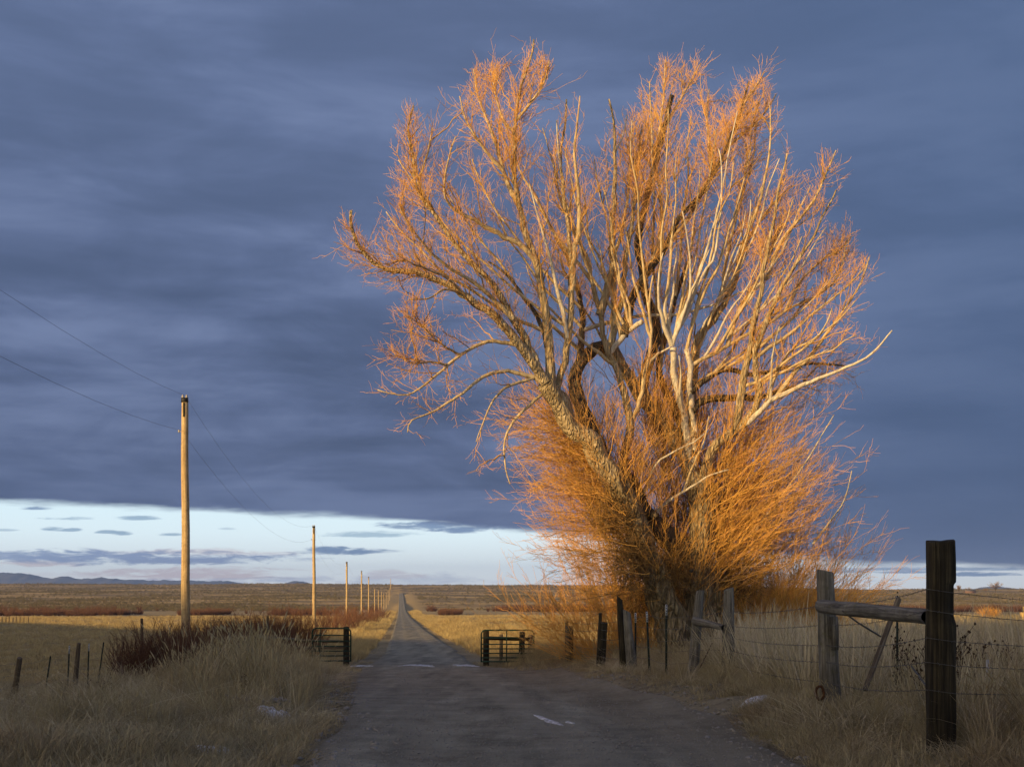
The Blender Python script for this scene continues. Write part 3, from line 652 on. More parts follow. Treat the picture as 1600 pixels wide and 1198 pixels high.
zfr = [(1-(v-846)/(1172-846)) for v, _ in hs]
names = ['top strand of barbed wire crossing the thick dark post', 'second strand of barbed wire, just under the log rail at the thick post', 'third strand of barbed wire down the thick dark post', 'fourth strand of barbed wire, low across the thick dark post', 'lowest strand of barbed wire, near the foot of the thick dark post']
heights_far = [1.30, 1.06, .82, .58, .34]
route = [(829, 47), (889, 38), (938, 33), (980, 29.4), (993, 29.4), (1013, 27.4), (1041, 25.4), (1088, 24.4), (1137, 23.4), (1292, 15.35)]
for k in range(5):
    pts = []
    for (u, Y) in route:
        g_ = G(u, Y); g_[2] += heights_far[k]+.03*random.uniform(-1, 1); pts.append(g_)
    v = hs[k][0]; pts.append(P(1449, v-2, 11.06)); pts.append(P(1491, v+4, 11.05))
    pts.append(np.array([9.5, 15.5, 0])+np.array([0, 0, E-1.5+heights_far[k]*1.0]))
    barbed(names[k], pts, .05)
lroute = [(-80, 27), (20, 31.7), (72, 35), (106, 36), (120, 38.2), (138, 38.4), (156, 40.4), (188, 44), (221, 52)]
for k, hgt in enumerate((1.05, .75, .45)):
    pts = []
    for (u, Y) in lroute: g_ = G(u, Y); g_[2] += hgt; pts.append(g_)
    barbed(['top', 'middle', 'bottom'][k]+' strand of wire in the left field fence', pts, .06, .0032, .3, 'wires of the left field fence')

# ------------------------------------------------------------------ the big willow
YT = 36.0
def res(pts, n):
    pts = np.array(pts, float)
    if len(pts) < 3:
        t = np.linspace(0, 1, n)[:, None]; return pts[0]*(1-t)+pts[-1]*t
    pp = np.vstack([2*pts[0]-pts[1], pts, 2*pts[-1]-pts[-2]]); out = []
    seg = np.linalg.norm(np.diff(pts, axis=0), axis=1); cum = np.r_[0, np.cumsum(seg)]; tt = np.linspace(0, cum[-1], n)
    for d in tt:
        i = min(len(seg)-1, max(0, int(np.searchsorted(cum, d, side='right')-1))); t = (d-cum[i])/(seg[i]+1e-9)
        a, b_, c, e = pp[i], pp[i+1], pp[i+2], pp[i+3]
        out.append(.5*((2*b_)+(-a+c)*t+(2*a-5*b_+4*c-e)*t*t+(-a+3*b_-3*c+e)*t**3))
    return np.array(out)
# traced limbs: (kind, start width px, end width px, depth change at tip m, twigginess, [(u, v) ...])
L_ = []
def limb(kind, w0, w1, dy, tw, *uv): L_.append((kind, w0, w1, dy, tw, uv))
# trunks
limb('trunk', 52, 32, -1.0, .4, (1062, 1030), (1052, 985), (1036, 935), (1022, 893), (1004, 850), (990, 812), (976, 780), (958, 745))
limb('trunk', 52, 34, .3, .3, (1090, 1030), (1091, 985), (1091, 940), (1094, 890), (1097, 850), (1096, 800), (1092, 750))
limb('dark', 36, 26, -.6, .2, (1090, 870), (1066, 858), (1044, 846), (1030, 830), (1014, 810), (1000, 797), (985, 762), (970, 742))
limb('trunk', 36, 24, .8, .2, (1096, 880), (1110, 910), (1116, 960), (1118, 1020))
# main left limb and outward
limb('live', 34, 24, -1.2, .5, (958, 748), (934, 717), (922, 688), (893, 670), (876, 632), (853, 598))
limb('live', 19, 5, -2.4, 1.0, (853, 600), (823, 555), (800, 525), (770, 491), (737, 469), (703, 447), (669, 432), (639, 424), (609, 421), (586, 411), (571, 397), (560, 382), (551, 364), (547, 342), (549, 329))
limb('live', 18, 3, .6, 1.1, (862, 612), (861, 574), (857, 525), (853, 480), (838, 409), (819, 360), (808, 304), (803, 255), (806, 191), (812, 143), (830, 90), (834, 62))
limb('live', 9, 2, 1.2, 1.2, (808, 310), (789, 274), (770, 210), (748, 154), (740, 108))
limb('live', 7, 2, -.8, 1.2, (788, 276), (763, 244), (740, 210), (725, 180), (718, 150))
limb('live', 6, 2, .9, 1.2, (805, 215), (786, 190), (775, 150), (768, 110))
limb('live', 6, 2, -.7, 1.2, (806, 190), (826, 165), (850, 130), (858, 95))
limb('live', 15, 2.5, -1.6, 1.0, (850, 590), (828, 540), (805, 500), (789, 470), (763, 436), (725, 398), (695, 360), (673, 327), (650, 293), (645, 240), (637, 205), (646, 165))
limb('live', 5, 2, -.6, 1.2, (648, 290), (663, 255), (672, 222), (676, 200))
limb('live', 10, 2, -2.2, 1.0, (836, 400), (810, 376), (785, 366), (740, 342), (710, 327), (695, 305), (696, 270), (705, 233), (712, 214))
limb('live', 9, 2.5, -2.8, .9, (795, 500), (770, 470), (740, 443), (710, 424), (676, 398), (654, 372), (631, 338), (624, 319))
limb('live', 6, 2, -3.0, .8, (735, 468), (700, 436), (665, 420), (639, 409), (618, 396))
limb('live', 5, 2, -1.9, .5, (720, 460), (695, 452), (670, 466), (639, 468))
limb('dark', 11, 3, .8, .5, (868, 560), (850, 510), (830, 480), (800, 439), (778, 417), (763, 409))
limb('live', 14, 3, 1.4, .7, (866, 622), (874, 590), (887, 525), (892, 480), (891, 443), (891, 387), (879, 293), (876, 240), (883, 199), (885, 156))
limb('dead', 9, 2, -.6, .3, (887, 520), (880, 485), (871, 455), (860, 405), (842, 342), (827, 287))
limb('dead', 5, 2, -.3, .2, (878, 260), (872, 225), (870, 188))
limb('live', 12, 2, -.4, .6, (930, 460), (917, 400), (917, 361), (906, 293), (898, 240), (902, 195), (906, 150))
limb('live', 16, 8, -.4, .6, (966, 739), (973, 705), (984, 665), (977, 620), (960, 575), (944, 532), (937, 493), (928, 445))
limb('live', 9, 2, .6, .9, (928, 450), (915, 400), (890, 350), (872, 300), (866, 260))
limb('live', 15, 3, .1, .5, (936, 500), (945, 470), (957, 420), (956, 387), (960, 293), (960, 218), (958, 180), (952, 155))
limb('dead', 4, 2, .5, .2, (960, 240), (972, 215), (980, 180))
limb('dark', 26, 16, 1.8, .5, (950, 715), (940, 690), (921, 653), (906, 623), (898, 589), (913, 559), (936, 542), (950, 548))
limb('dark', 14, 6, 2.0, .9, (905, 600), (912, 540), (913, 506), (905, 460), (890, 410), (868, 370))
limb('live', 14, 2, .8, .8, (967, 549), (970, 519), (974, 488), (980, 462), (981, 402), (988, 360), (992, 312), (998, 237), (1003, 195))
limb('live', 12, 2, 1.0, .9, (968, 530), (966, 490), (965, 456), (962, 402), (975, 350), (982, 300), (985, 250), (978, 205))
limb('dead', 11, 9, -.2, 0, (967, 549), (975, 527), (990, 512), (1003, 502))
limb('live', 26, 16, .6, .4, (1078, 773), (1070, 743), (1063, 713), (1048, 683), (1029, 653), (1003, 622), (985, 592), (968, 565), (958, 545))
limb('dark', 20, 8, 2.2, .9, (1000, 620), (1015, 564), (1026, 530), (1022, 495), (1008, 460), (1005, 423), (998, 391), (1003, 340), (1020, 275), (1039, 195), (1050, 150))
limb('dark', 16, 3, 2.2, 1.1, (968, 520), (976, 490), (987, 454), (1011, 419), (1039, 380), (1061, 338), (1095, 304), (1125, 252), (1155, 180), (1170, 128))
limb('live', 8, 2, 1.2, 1.2, (1022, 268), (1030, 215), (1036, 160), (1040, 92))
limb('live', 6, 2, 1.6, 1.2, (1040, 200), (1058, 165), (1078, 130), (1095, 100))
limb('live', 9, 2, 1.5, 1.1, (1030, 430), (1039, 380), (1038, 330), (1029, 274), (1018, 230), (1012, 190))
limb('live', 9, 2, 2.6, 1.1, (1040, 400), (1069, 360), (1095, 310), (1114, 270), (1140, 229), (1185, 188), (1213, 148))
limb('live', 6, 2, 2.0, 1.2, (1112, 275), (1108, 225), (1104, 175), (1108, 140))
limb('live', 6, 2, 2.0, 1.2, (1150, 195), (1165, 160), (1185, 130), (1194, 112))
# dead candelabra in the middle
limb('dead', 15, 11, -1.0, .1, (1078, 740), (1074, 690), (1068, 645), (1057, 604), (1053, 563), (1050, 540))
limb('dead', 10, 2, -1.2, .05, (1050, 542), (1041, 520), (1034, 495), (1029, 472), (1030, 430), (1036, 395))
limb('dead', 8, 2, -.6, .05, (1048, 540), (1042, 505), (1038, 480), (1046, 440), (1047, 395), (1053, 340))
limb('dead', 9, 2, -1.1, .05, (1053, 540), (1062, 510), (1074, 475), (1085, 445), (1096, 420), (1108, 390))
limb('dead', 7, 2, -1.0, .05, (1058, 540), (1064, 505), (1078, 470), (1080, 420), (1074, 370), (1066, 330))
limb('dead', 7, 2, -.4, .05, (1060, 520), (1077, 487), (1087, 457), (1103, 423), (1118, 395), (1127, 320), (1127, 255), (1123, 233))
limb('dead', 12, 10, -.8, 0, (1094, 735), (1090, 690), (1085, 655), (1079, 620), (1078, 574), (1073, 546))
limb('dead', 8, 2, -1.4, .1, (1066, 650), (1062, 620), (1064, 585), (1061, 556))
limb('dead', 9, 3, -1.6, .1, (994, 600), (1003, 580), (1013, 567), (1030, 552), (1047, 543))
limb('live', 9, 3, -.8, .4, (985, 665), (998, 635), (1006, 590), (1013, 560), (1018, 520), (1014, 480), (1020, 430))
limb('dead', 8, 2, .4, .1, (918, 515), (945, 506), (972, 499), (1004, 493), (1050, 492), (1076, 487), (1119, 475), (1150, 460), (1174, 449), (1203, 434), (1230, 420))
# right side
limb('live', 24, 14, -.6, .6, (1096, 800), (1100, 760), (1105, 725), (1120, 694), (1150, 672))
limb('dead', 12, 2.5, -2.2, .4, (1148, 674), (1162, 664), (1180, 650), (1205, 627), (1235, 611), (1269, 596), (1307, 580), (1341, 566), (1367, 548), (1394, 516))
limb('live', 15, 3, -1.2, .6, (1152, 670), (1157, 630), (1163, 589), (1172, 548), (1181, 500), (1190, 450), (1193, 420), (1208, 349), (1216, 300), (1227, 255), (1230, 240))
limb('live', 14, 2.5, -1.6, .6, (1160, 664), (1179, 640), (1187, 608), (1182, 575), (1180, 550), (1198, 505), (1213, 465), (1228, 438), (1253, 398), (1272, 368), (1282, 345), (1298, 315), (1306, 297))
limb('live', 8, 2, -.8, 1.0, (1193, 440), (1210, 395), (1227, 368), (1268, 319), (1291, 270), (1306, 235))
limb('dead', 6, 2, -1.2, .1, (1198, 625), (1203, 590), (1206, 560), (1212, 532), (1218, 510))
limb('live', 7, 2, -1.0, .4, (1195, 635), (1210, 590), (1224, 564), (1237, 547), (1272, 530), (1290, 508), (1300, 482))
limb('live', 9, 2, -.4, .6, (1215, 622), (1237, 588), (1258, 566), (1274, 547), (1300, 510), (1335, 460), (1350, 430), (1358, 402))
limb('live', 8, 2, .6, .6, (1175, 560), (1205, 540), (1235, 519), (1259, 499), (1300, 467), (1336, 436), (1354, 412))
limb('live', 8, 2, 1.2, 1.0, (1120, 575), (1170, 534), (1222, 497), (1244, 478), (1279, 462), (1310, 430), (1324, 375))
limb('live', 6, 2, 1.4, 1.0, (1235, 488), (1253, 440), (1287, 405), (1310, 392), (1330, 370))
limb('dark', 15, 4, 1.6, .9, (1098, 640), (1111, 623), (1149, 621), (1183, 622), (1215, 612), (1260, 600), (1290, 585))
limb('dark', 11, 3, 2.0, .8, (1092, 610), (1112, 590), (1140, 575), (1170, 584), (1205, 580), (1240, 572), (1280, 568), (1320, 572))
limb('live', 20, 9, .7, .5, (1086, 690), (1080, 640), (1084, 590), (1092, 532), (1116, 497), (1137, 467), (1150, 432))
limb('live', 9, 2, .4, .5, (1150, 434), (1158, 400), (1166, 370), (1185, 323), (1200, 255), (1204, 188), (1202, 161))
limb('live', 8, 2, 1.0, .9, (1138, 462), (1150, 420), (1172, 370), (1190, 340), (1215, 310), (1240, 290))
limb('live', 8, 2, 1.6, 1.1, (1100, 520), (1125, 460), (1135, 400), (1150, 340), (1165, 290), (1178, 240), (1180, 200))
limb('dead', 6, 2, .2, .2, (1116, 500), (1125, 465), (1140, 430), (1155, 390), (1170, 350), (1173, 312))
limb('live', 9, 2, 1.8, 1.0, (1130, 540), (1144, 501), (1160, 470), (1180, 440), (1200, 400), (1218, 360), (1228, 330))
limb('dark', 18, 6, 2.4, .9, (1088, 720), (1060, 650), (1030, 580), (1040, 520), (1060, 450), (1080, 400))
# long drooping left branches
limb('live', 9, 2, -1.6, .7, (836, 574), (808, 541), (778, 534.6), (755, 536), (718, 555), (691, 578), (665, 600), (635, 617), (605, 613), (590, 609))
limb('live', 9, 2, -2.0, .5, (850, 600), (830, 590), (800, 582), (785, 581), (755, 589), (725, 612), (699, 630), (673, 645), (643, 657), (637, 675))
limb('live', 6, 2, -1.4, .3, (833, 592), (793, 604), (770, 627), (755, 660), (744, 690))
limb('live', 7, 2, -1.0, .4, (870, 628), (849, 613), (823, 634), (800, 660), (788, 690), (789, 728), (797, 755))
limb('live', 5, 1.5, -1.8, 1.0, (718, 555), (700, 545), (680, 530), (660, 510), (640, 495))
limb('live', 5, 1.5, -1.8, 1.0, (700, 572), (672, 566), (650, 568), (632, 563))
# pale bent shoots low in the middle
limb('dead', 6, 2, -1.2, .1, (1003, 800), (1003, 780), (1012, 752), (1029, 721), (1060, 702), (1085, 690), (1101, 677))
limb('dead', 7, 2, -1.0, .1, (1029, 797), (1045, 780), (1065, 768), (1090, 754), (1110, 742), (1138, 734))
limb('live', 5, 2, -.6, .2, (1068, 765), (1085, 720), (1100, 690), (1108, 650))
limb('dead', 5, 1.5, -.8, .1, (1180, 830), (1225, 770), (1260, 720), (1284, 680), (1303, 648))
limb('dead', 4, 1.5, -.8, .1, (1270, 850), (1300, 810), (1320, 780), (1331, 735))
limb('dark', 16, 14, -.6, 0, (1000, 805), (1012, 806), (1026, 804))
# slender secondary limbs fanning between the big ones
_r = np.random.default_rng(5)
for (tu, tv) in [(600, 330), (625, 250), (700, 300), (735, 250), (760, 300), (785, 180), (850, 200), (880, 230), (905, 290), (930, 250), (945, 300), (985, 190), (1015, 130), (1045, 170), (1060, 230), (1080, 180),
                 (1095, 260), (1120, 200), (1145, 250), (1150, 170), (1175, 230), (1190, 290), (1215, 250), (1240, 310), (1255, 370), (1265, 290), (1290, 350), (1310, 420), (1335, 480), (1290, 440), (1240, 450), (1165, 330), (1110, 330), (1060, 320), (1030, 360), (975, 340), (930, 370), (870, 390), (820, 420), (1200, 370), (1340, 520), (1300, 540)]:
    cu, cv = 1030+.12*(tu-1030), 660; f0 = _r.uniform(.28, .45); u0 = cu+f0*(tu-cu)*.85; v0 = cv+f0*(tv-cv)
    pts_ = []
    for q_ in np.linspace(0, 1, 7):
        bow = math.sin(math.pi*q_)*(tu-cu)*.07
        pts_.append((u0+(tu-u0)*q_+bow+_r.normal()*2.0*(q_ > 0), v0+(tv-v0)*q_+_r.normal()*3*(q_ > 0)))
    kd = 'dead' if (tu > 1000 and _r.random() < .32) else 'live'
    limb(kd, _r.uniform(4.5, 7.5), 1.8, _r.uniform(-1.8, 1.4), .12 if kd == 'dead' else .45, *pts_)
TREE = thing('willow_tree', 'huge old leafless willow beside the road, orange twigs, pale dead limbs in low sun', 'tree', tuple(G(1075, YT)))
tb = np.array(TREE.location)
placed = []      # (uv (K,2), ydepth (K), radius m (K))
limbs3 = []
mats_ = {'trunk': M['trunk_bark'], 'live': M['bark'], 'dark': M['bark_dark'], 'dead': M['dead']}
for idx, (kind, w0, w1, dy, tw, uv) in enumerate(L_):
    K = max(6, int(len(uv)*2.6)); p2 = res(uv, K); t = np.linspace(0, 1, K)
    y0 = YT; rp = 9.
    if placed and not (idx < 4 and idx != 2):
        best = (1e9, YT, p2[0])
        for (q, yy, rr_) in placed:
            d = np.hypot(q[:, 0]-p2[0, 0], q[:, 1]-p2[0, 1]); k = int(d.argmin())
            if d[k] < best[0]: best = (d[k], yy[k], q[k])
        y0 = best[1]
        if best[0] < 60: p2 = p2+(best[2]-p2[0])*((1-t)**3)[:, None]
    if idx == 1: y0 = YT+.2
    if idx == 3: y0 = YT+.3
    yy = y0+dy*t**1.2+(.16*np.sin(t*5+idx))*t
    taper = w0*(1-t)**1.0+w1*t if kind in ('trunk',) else w1+(w0-w1)*(1-t)**1.15
    if w0 < 26 and idx > 3: taper = taper*.86
    s_ = F/yy; rad = np.maximum(taper*1.06/2/s_, .017*(1-t)**.5+.006)
    placed.append((p2, yy, rad))
    P3 = np.stack([(p2[:, 0]-800)/s_, yy, E+(HV-p2[:, 1])/s_], -1)
    if idx in (0, 1, 3): P3[:, 2] = np.where(t < .02, np.minimum(P3[:, 2], float(ground(P3[0, 0], P3[0, 1]))-.3), P3[:, 2])
    wob = rad[:, None]*.22*np.random.default_rng(idx).normal(size=P3.shape); wob[0] = 0
    if kind in ('dead', 'live', 'dark'): P3 = P3+wob*(rad[:, None] < .12)
    sides = 18 if w0 > 40 else 12 if w0 > 14 else 7
    if w0 > 30:    # knobbly bark on the big ones
        K2 = 40; P3 = res(P3, K2); rad = np.interp(np.linspace(0, 1, K2), t, rad); 
    V, Q = tube_batch(P3[None], rad[None], sides)
    n_ = len(P3); Vr = V.reshape(n_, sides, 3); ang = np.arange(sides)*2*math.pi/sides; kk = np.arange(n_)[:, None]
    L3 = np.r_[0, np.cumsum(np.linalg.norm(np.diff(P3, axis=0), axis=1))][:, None]
    amp = .24 if w0 > 22 else .12
    dsp = amp*2*vnoise(np.cos(ang)[None]*1.7+idx*3.1+0*L3, L3*1.6/(1 if w0 > 30 else .6)+np.sin(ang)[None]*1.4, idx)
    if w0 > 30: dsp = dsp+.10*vnoise(ang[None]*3+idx+0*L3, L3*2.5, idx+50)*2
    Vr = P3[:, None]+(Vr-P3[:, None])*(1+dsp)[:, :, None]
    V = Vr.reshape(-1, 3); T3 = [[(n_-1)*sides, (n_-1)*sides+j, (n_-1)*sides+j+1] for j in range(1, sides-1)]
    me = mesh_np('limb', V-tb, [Q, np.array(T3)], M['bark_thin'] if (kind == 'live' and w0 < 13) else mats_[kind], True)
    nm = {'trunk': 'trunk', 'dark': 'limb', 'live': 'limb', 'dead': 'dead_limb'}[kind]
    link(nm, me, TREE)
    limbs3.append((kind, P3, rad, tw, w0))
# knot hole in the trunk
kc = P(1080, 891, 35.1); MB().tube([kc-tb, kc+np.array([0, .12, 0])-tb], [.055, .05], 10).build('knot_hole', M['iron'], TREE, True)

def grow(P0, n, rng, tmin, tmax, length, ang, up, curl, K, tpow=1.0, side=None, wob=.06, weights=None, yflat=1.0):
    """children of polylines P0 (N,K0,3): n new ones; returns (n,K,3)"""
    N, K0, _ = P0.shape
    if weights is None: weights = np.linalg.norm(np.diff(P0, axis=1), axis=2).sum(1)
    w = np.asarray(weights, float); w = w/w.sum(); pi = rng.choice(N, n, p=w)
    t = tmin+(tmax-tmin)*rng.random(n)**tpow; f = t*(K0-1); i = np.minimum(f.astype(int), K0-2); fr = (f-i)[:, None]
    A = P0[pi, i]; B = P0[pi, i+1]; st = A*(1-fr)+B*fr; tg = B-A; tg /= np.linalg.norm(tg, axis=1, keepdims=True)+1e-9
    rv = rng.normal(size=(n, 3)); rv[:, 1] *= yflat; rv -= (rv*tg).sum(1, keepdims=True)*tg; rv /= np.linalg.norm(rv, axis=1, keepdims=True)+1e-9
    a = np.radians(ang[0]+(ang[1]-ang[0])*rng.random(n))[:, None]
    d = tg*np.cos(a)+rv*np.sin(a); d[:, 2] += up*rng.random(n); d /= np.linalg.norm(d, axis=1, keepdims=True)
    Ln = (length[0]+(length[1]-length[0])*rng.random(n)**1.5)
    s_ = np.linspace(0, 1, K)[None, :, None]
    Pn = st[:, None]+d[:, None]*s_*Ln[:, None, None]
    Pn[:, :, 2] += (curl*rng.random((n, 1)))*Ln[:, None]*(np.linspace(0, 1, K)**2)[None]
    wb = np.cumsum(rng.normal(size=(n, K, 3)), axis=1)*wob*Ln[:, None, None]/K; wb -= wb[:, :1]
    return Pn+wb, t, Ln
def radii(n, K, r0, r1, rng): return (r0*(.7+.6*rng.random((n, 1))))*(1-np.linspace(0, 1, K)[None])+r1*np.linspace(0, 1, K)[None]
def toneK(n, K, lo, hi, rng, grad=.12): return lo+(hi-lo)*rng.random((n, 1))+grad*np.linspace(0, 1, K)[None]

SKY_U = [500, 530, 550, 575, 598, 615, 645, 672, 682, 692, 722, 727, 760, 800, 835, 868, 876, 905, 925, 948, 975, 1000, 1030, 1050, 1097, 1106, 1125, 1140, 1165, 1197, 1220, 1236, 1260, 1285, 1332, 1346, 1326, 1360, 1400, 1430]
SKY_V = [400, 315, 322, 370, 300, 150, 145, 172, 250, 205, 210, 105, 88, 72, 52, 92, 150, 128, 225, 145, 150, 112, 76, 80, 86, 125, 160, 120, 106, 108, 142, 222, 255, 220, 238, 335, 350, 395, 500, 560]
def cull(B, rng, soft=9):
    tip = B[:, -1]; u = 800+F*tip[:, 0]/tip[:, 1]; v = HV-F*(tip[:, 2]-E)/tip[:, 1]
    return B[v > np.interp(u, SKY_U, SKY_V)+np.abs(rng.normal(size=len(B)))*soft-3]
rg = np.random.default_rng(11)
K0 = 24
live = [(p, r, tw, w0) for (k, p, r, tw, w0) in limbs3 if tw > 0]
PL = np.array([res(p, K0) for p, *_ in live]); wl = np.array([tw**1.6*np.linalg.norm(np.diff(p, axis=0), axis=1).sum()*(1.0 if w0 < 20 else .55) for p, r, tw, w0 in live])
# second-order branches: mostly up and out
B1, t1, l1 = grow(PL, 470, rg, .15, .86, (.6, 2.1), (14, 50), .65, .14, 8, .85, weights=wl, wob=.20, yflat=.9)
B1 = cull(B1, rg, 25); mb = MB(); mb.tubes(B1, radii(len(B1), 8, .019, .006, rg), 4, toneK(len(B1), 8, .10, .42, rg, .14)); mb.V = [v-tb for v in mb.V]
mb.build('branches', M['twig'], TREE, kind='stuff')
# tip brooms: extra parents near limb ends
tipP = np.array([res(p[int(len(p)*.55):], 8) for p, r, tw, w0 in live if w0 < 20 and tw > .75])
B1b, _, _ = grow(tipP, 420, rg, .0, .9, (.3, 1.15), (14, 62), .30, .12, 8, .8, wob=.22); B1b = cull(B1b, rg, 18)
ends = np.array([res(p[int(len(p)*.72):], 8) for p, r, tw, w0 in live if w0 < 20 and tw > .4])
P1 = np.concatenate([B1, B1b, tipP, ends]); 
B2, _, _ = grow(P1, 6400, rg, .08, .98, (.20, .80), (16, 58), .28, .10, 6, .8, wob=.28); B2 = cull(B2, rg, 12)
B3, _, _ = grow(B2, 12500, rg, .15, 1.0, (.12, .42), (16, 60), .22, .08, 4, .9, wob=.25); B3 = cull(B3, rg, 6)
B3b, _, _ = grow(PL, 4200, rg, .06, .85, (.25, 1.1), (22, 75), .65, .15, 5, 1.0, weights=wl, wob=.28)
B3c, _, _ = grow(B3b, 6500, rg, .2, 1.0, (.12, .40), (16, 55), .22, .08, 4, .9, wob=.25)
mb = MB()
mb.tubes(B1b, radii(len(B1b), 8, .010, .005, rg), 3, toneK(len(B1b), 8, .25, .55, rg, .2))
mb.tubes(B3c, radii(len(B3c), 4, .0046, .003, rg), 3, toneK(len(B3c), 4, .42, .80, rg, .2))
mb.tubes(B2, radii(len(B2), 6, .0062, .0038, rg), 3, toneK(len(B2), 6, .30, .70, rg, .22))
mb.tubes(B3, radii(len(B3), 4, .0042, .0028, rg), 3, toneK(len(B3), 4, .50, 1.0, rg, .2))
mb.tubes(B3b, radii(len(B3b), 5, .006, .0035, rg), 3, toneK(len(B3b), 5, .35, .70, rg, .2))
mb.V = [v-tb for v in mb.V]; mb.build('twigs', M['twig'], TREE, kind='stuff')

# dense regrowth on the trunks and round their foot
def shoots(n, rng, u, v, Y, a_deg, ln, K=10, droop=0.0, dep=.7, wob=.10, uvfun=None):
    """n shoots: origins in a picture box, angle in the picture plane a_deg (0 right, 90 up), lengths in m"""
    uu = rng.uniform(*u, n); vv = rng.uniform(*v, n)
    if uvfun is not None: uu, vv = uvfun(rng, n)
    yy = rng.uniform(*Y, n); st = np.stack([(uu-800)/F*yy, yy, E+(HV-vv)/F*yy], -1)
    a = np.radians(rng.uniform(a_deg[0], a_deg[1], n)); dpt = rng.normal(size=n)*dep
    d = np.stack([np.cos(a), dpt, np.sin(a)], -1); d /= np.linalg.norm(d, axis=1, keepdims=True)
    Ln = ln[0]+(ln[1]-ln[0])*rng.random(n)**1.1; s_ = np.linspace(0, 1, K)
    Pn = st[:, None]+d[:, None]*s_[None, :, None]*Ln[:, None, None]
    Pn[:, :, 2] += droop*(Ln**1.2)[:, None]*(s_**2)[None]
    wb = np.cumsum(rng.normal(size=(n, K, 3)), axis=1)*wob*Ln[:, None, None]/K; wb -= wb[:, :1]
    return Pn+wb
def trunk_line(a, c): 
    def f(rng, n):
        t = rng.random(n); return a[0]+(c[0]-a[0])*t+rng.normal(size=n)*8, a[1]+(c[1]-a[1])*t+rng.normal(size=n)*8
    return f
rs = np.random.default_rng(23)
S_up = [shoots(230, rs, 0, 0, (34.6, 36), (100, 200), (.8, 3.2), uvfun=trunk_line((1000, 850), (905, 670)), droop=.03) if False else None]
def sh(n, a, c, ang, ln, droop=.0, Y=(34.4, 36.4), dep=.45, wob=.10): return shoots(n, rs, (0, 1), (0, 1), Y, ang, ln, uvfun=trunk_line(a, c), droop=droop, dep=dep, wob=wob)
A1 = np.concatenate([
    sh(250, (985, 830), (905, 670), (100, 190), (.7, 3.1), .02, (34.2, 37.4), .9, .16),
    sh(170, (1000, 870), (950, 780), (120, 200), (1.0, 3.4), .03, (35.2, 37.6), .9, .16),
    sh(40, (1020, 930), (985, 850), (165, 215), (1.3, 3.2), .05),
    sh(90, (960, 740), (900, 660), (60, 120), (.6, 2.2)),
    sh(130, (1000, 800), (965, 740), (45, 110), (.6, 2.0)),
    sh(230, (1110, 860), (1095, 740), (25, 115), (.8, 3.0), .0, (36.2, 38.8), .9, .16),
    sh(220, (1110, 930), (1110, 740), (5, 70), (1.5, 4.6), .04, (35.4, 38.6), .7, .16),
    sh(170, (1125, 890), (1135, 690), (25, 95), (1.4, 4.2), .02, (35.2, 38.6), .6, .15),
    sh(110, (1130, 940), (1120, 820), (10, 60), (2.0, 4.4), .04, (35.2, 38.6), .55, .14),
    sh(230, (960, 760), (880, 640), (130, 215), (.5, 2.3), .02, (35, 37.8), .6, .18),
    sh(170, (1050, 810), (1030, 640), (60, 125), (.8, 2.8), .0, (36.6, 38.6), .5, .15),
    sh(120, (1080, 760), (1010, 640), (50, 120), (.6, 2.0), .0, (35.6, 37.5)),
    sh(160, (1090, 720), (1060, 600), (30, 120), (.6, 2.2), .0, (36.2, 38.5)),
])
A2, _, _ = grow(A1, 12500, rs, .25, 1.0, (.20, .85), (12, 42), .20, .06, 5, .8, wob=.18)
A3, _, _ = grow(A2, 14000, rs, .2, 1.0, (.15, .45), (14, 45), .2, .05, 4, .9, wob=.15)
mb = MB(); mb.tubes(A1, radii(len(A1), 10, .0105, .004, rs)*(.6+.9*rs.random((len(A1), 1))**2), 4, toneK(len(A1), 10, .08, .72, rs, .08))
mb.tubes(A2, radii(len(A2), 5, .0055, .0035, rs), 3, toneK(len(A2), 5, .18, .82, rs, .12)); mb.tubes(A3, radii(len(A3), 4, .0045, .003, rs), 3, toneK(len(A3), 4, .30, .90, rs, .12))
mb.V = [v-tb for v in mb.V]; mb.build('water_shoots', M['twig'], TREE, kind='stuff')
# dark tangled nest of dead twigs on the trunk
def blob(n, c, rad, rng, Y, ln, K=5):
    q = rng.normal(size=(n, 3)); q /= np.linalg.norm(q, axis=1, keepdims=True); q *= rng.random((n, 1))**.45
    st = np.stack([(c[0]-800)/F*Y+q[:, 0]*rad[0]/F*Y, Y+q[:, 1]*.6, E+(HV-c[1])/F*Y+q[:, 2]*rad[1]/F*Y], -1)
    d = rng.normal(size=(n, 3)); d /= np.linalg.norm(d, axis=1, keepdims=True); L1 = ln*(.4+rng.random(n)); s_ = np.linspace(0, 1, K)
    wb = np.cumsum(rng.normal(size=(n, K, 3)), axis=1)*.3*L1[:, None, None]/K
    return st[:, None]+d[:, None]*s_[None, :, None]*L1[:, None, None]+wb
N1 = np.concatenate([blob(900, (955, 800), (42, 42), rs, 34.9, .34), blob(1100, (985, 868), (40, 55), rs, 35.0, .40), blob(500, (1065, 800), (40, 40), rs, 36.6, .40), blob(350, (1000, 940), (35, 40), rs, 36.9, .4), blob(500, (1150, 905), (50, 35), rs, 36.8, .45), blob(300, (1060, 940), (45, 50), rs, 37.6, .5), blob(500, (1050, 895), (30, 40), rs, 35.6, .7), blob(350, (1058, 890), (35, 40), rs, 37.5, .9), blob(250, (1120, 860), (40, 50), rs, 37.4, .5)])
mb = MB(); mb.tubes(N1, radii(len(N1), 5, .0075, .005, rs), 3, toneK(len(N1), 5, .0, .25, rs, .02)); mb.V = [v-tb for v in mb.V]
mb.build('dead_twig_tangle', M['twig'], TREE, kind='stuff')

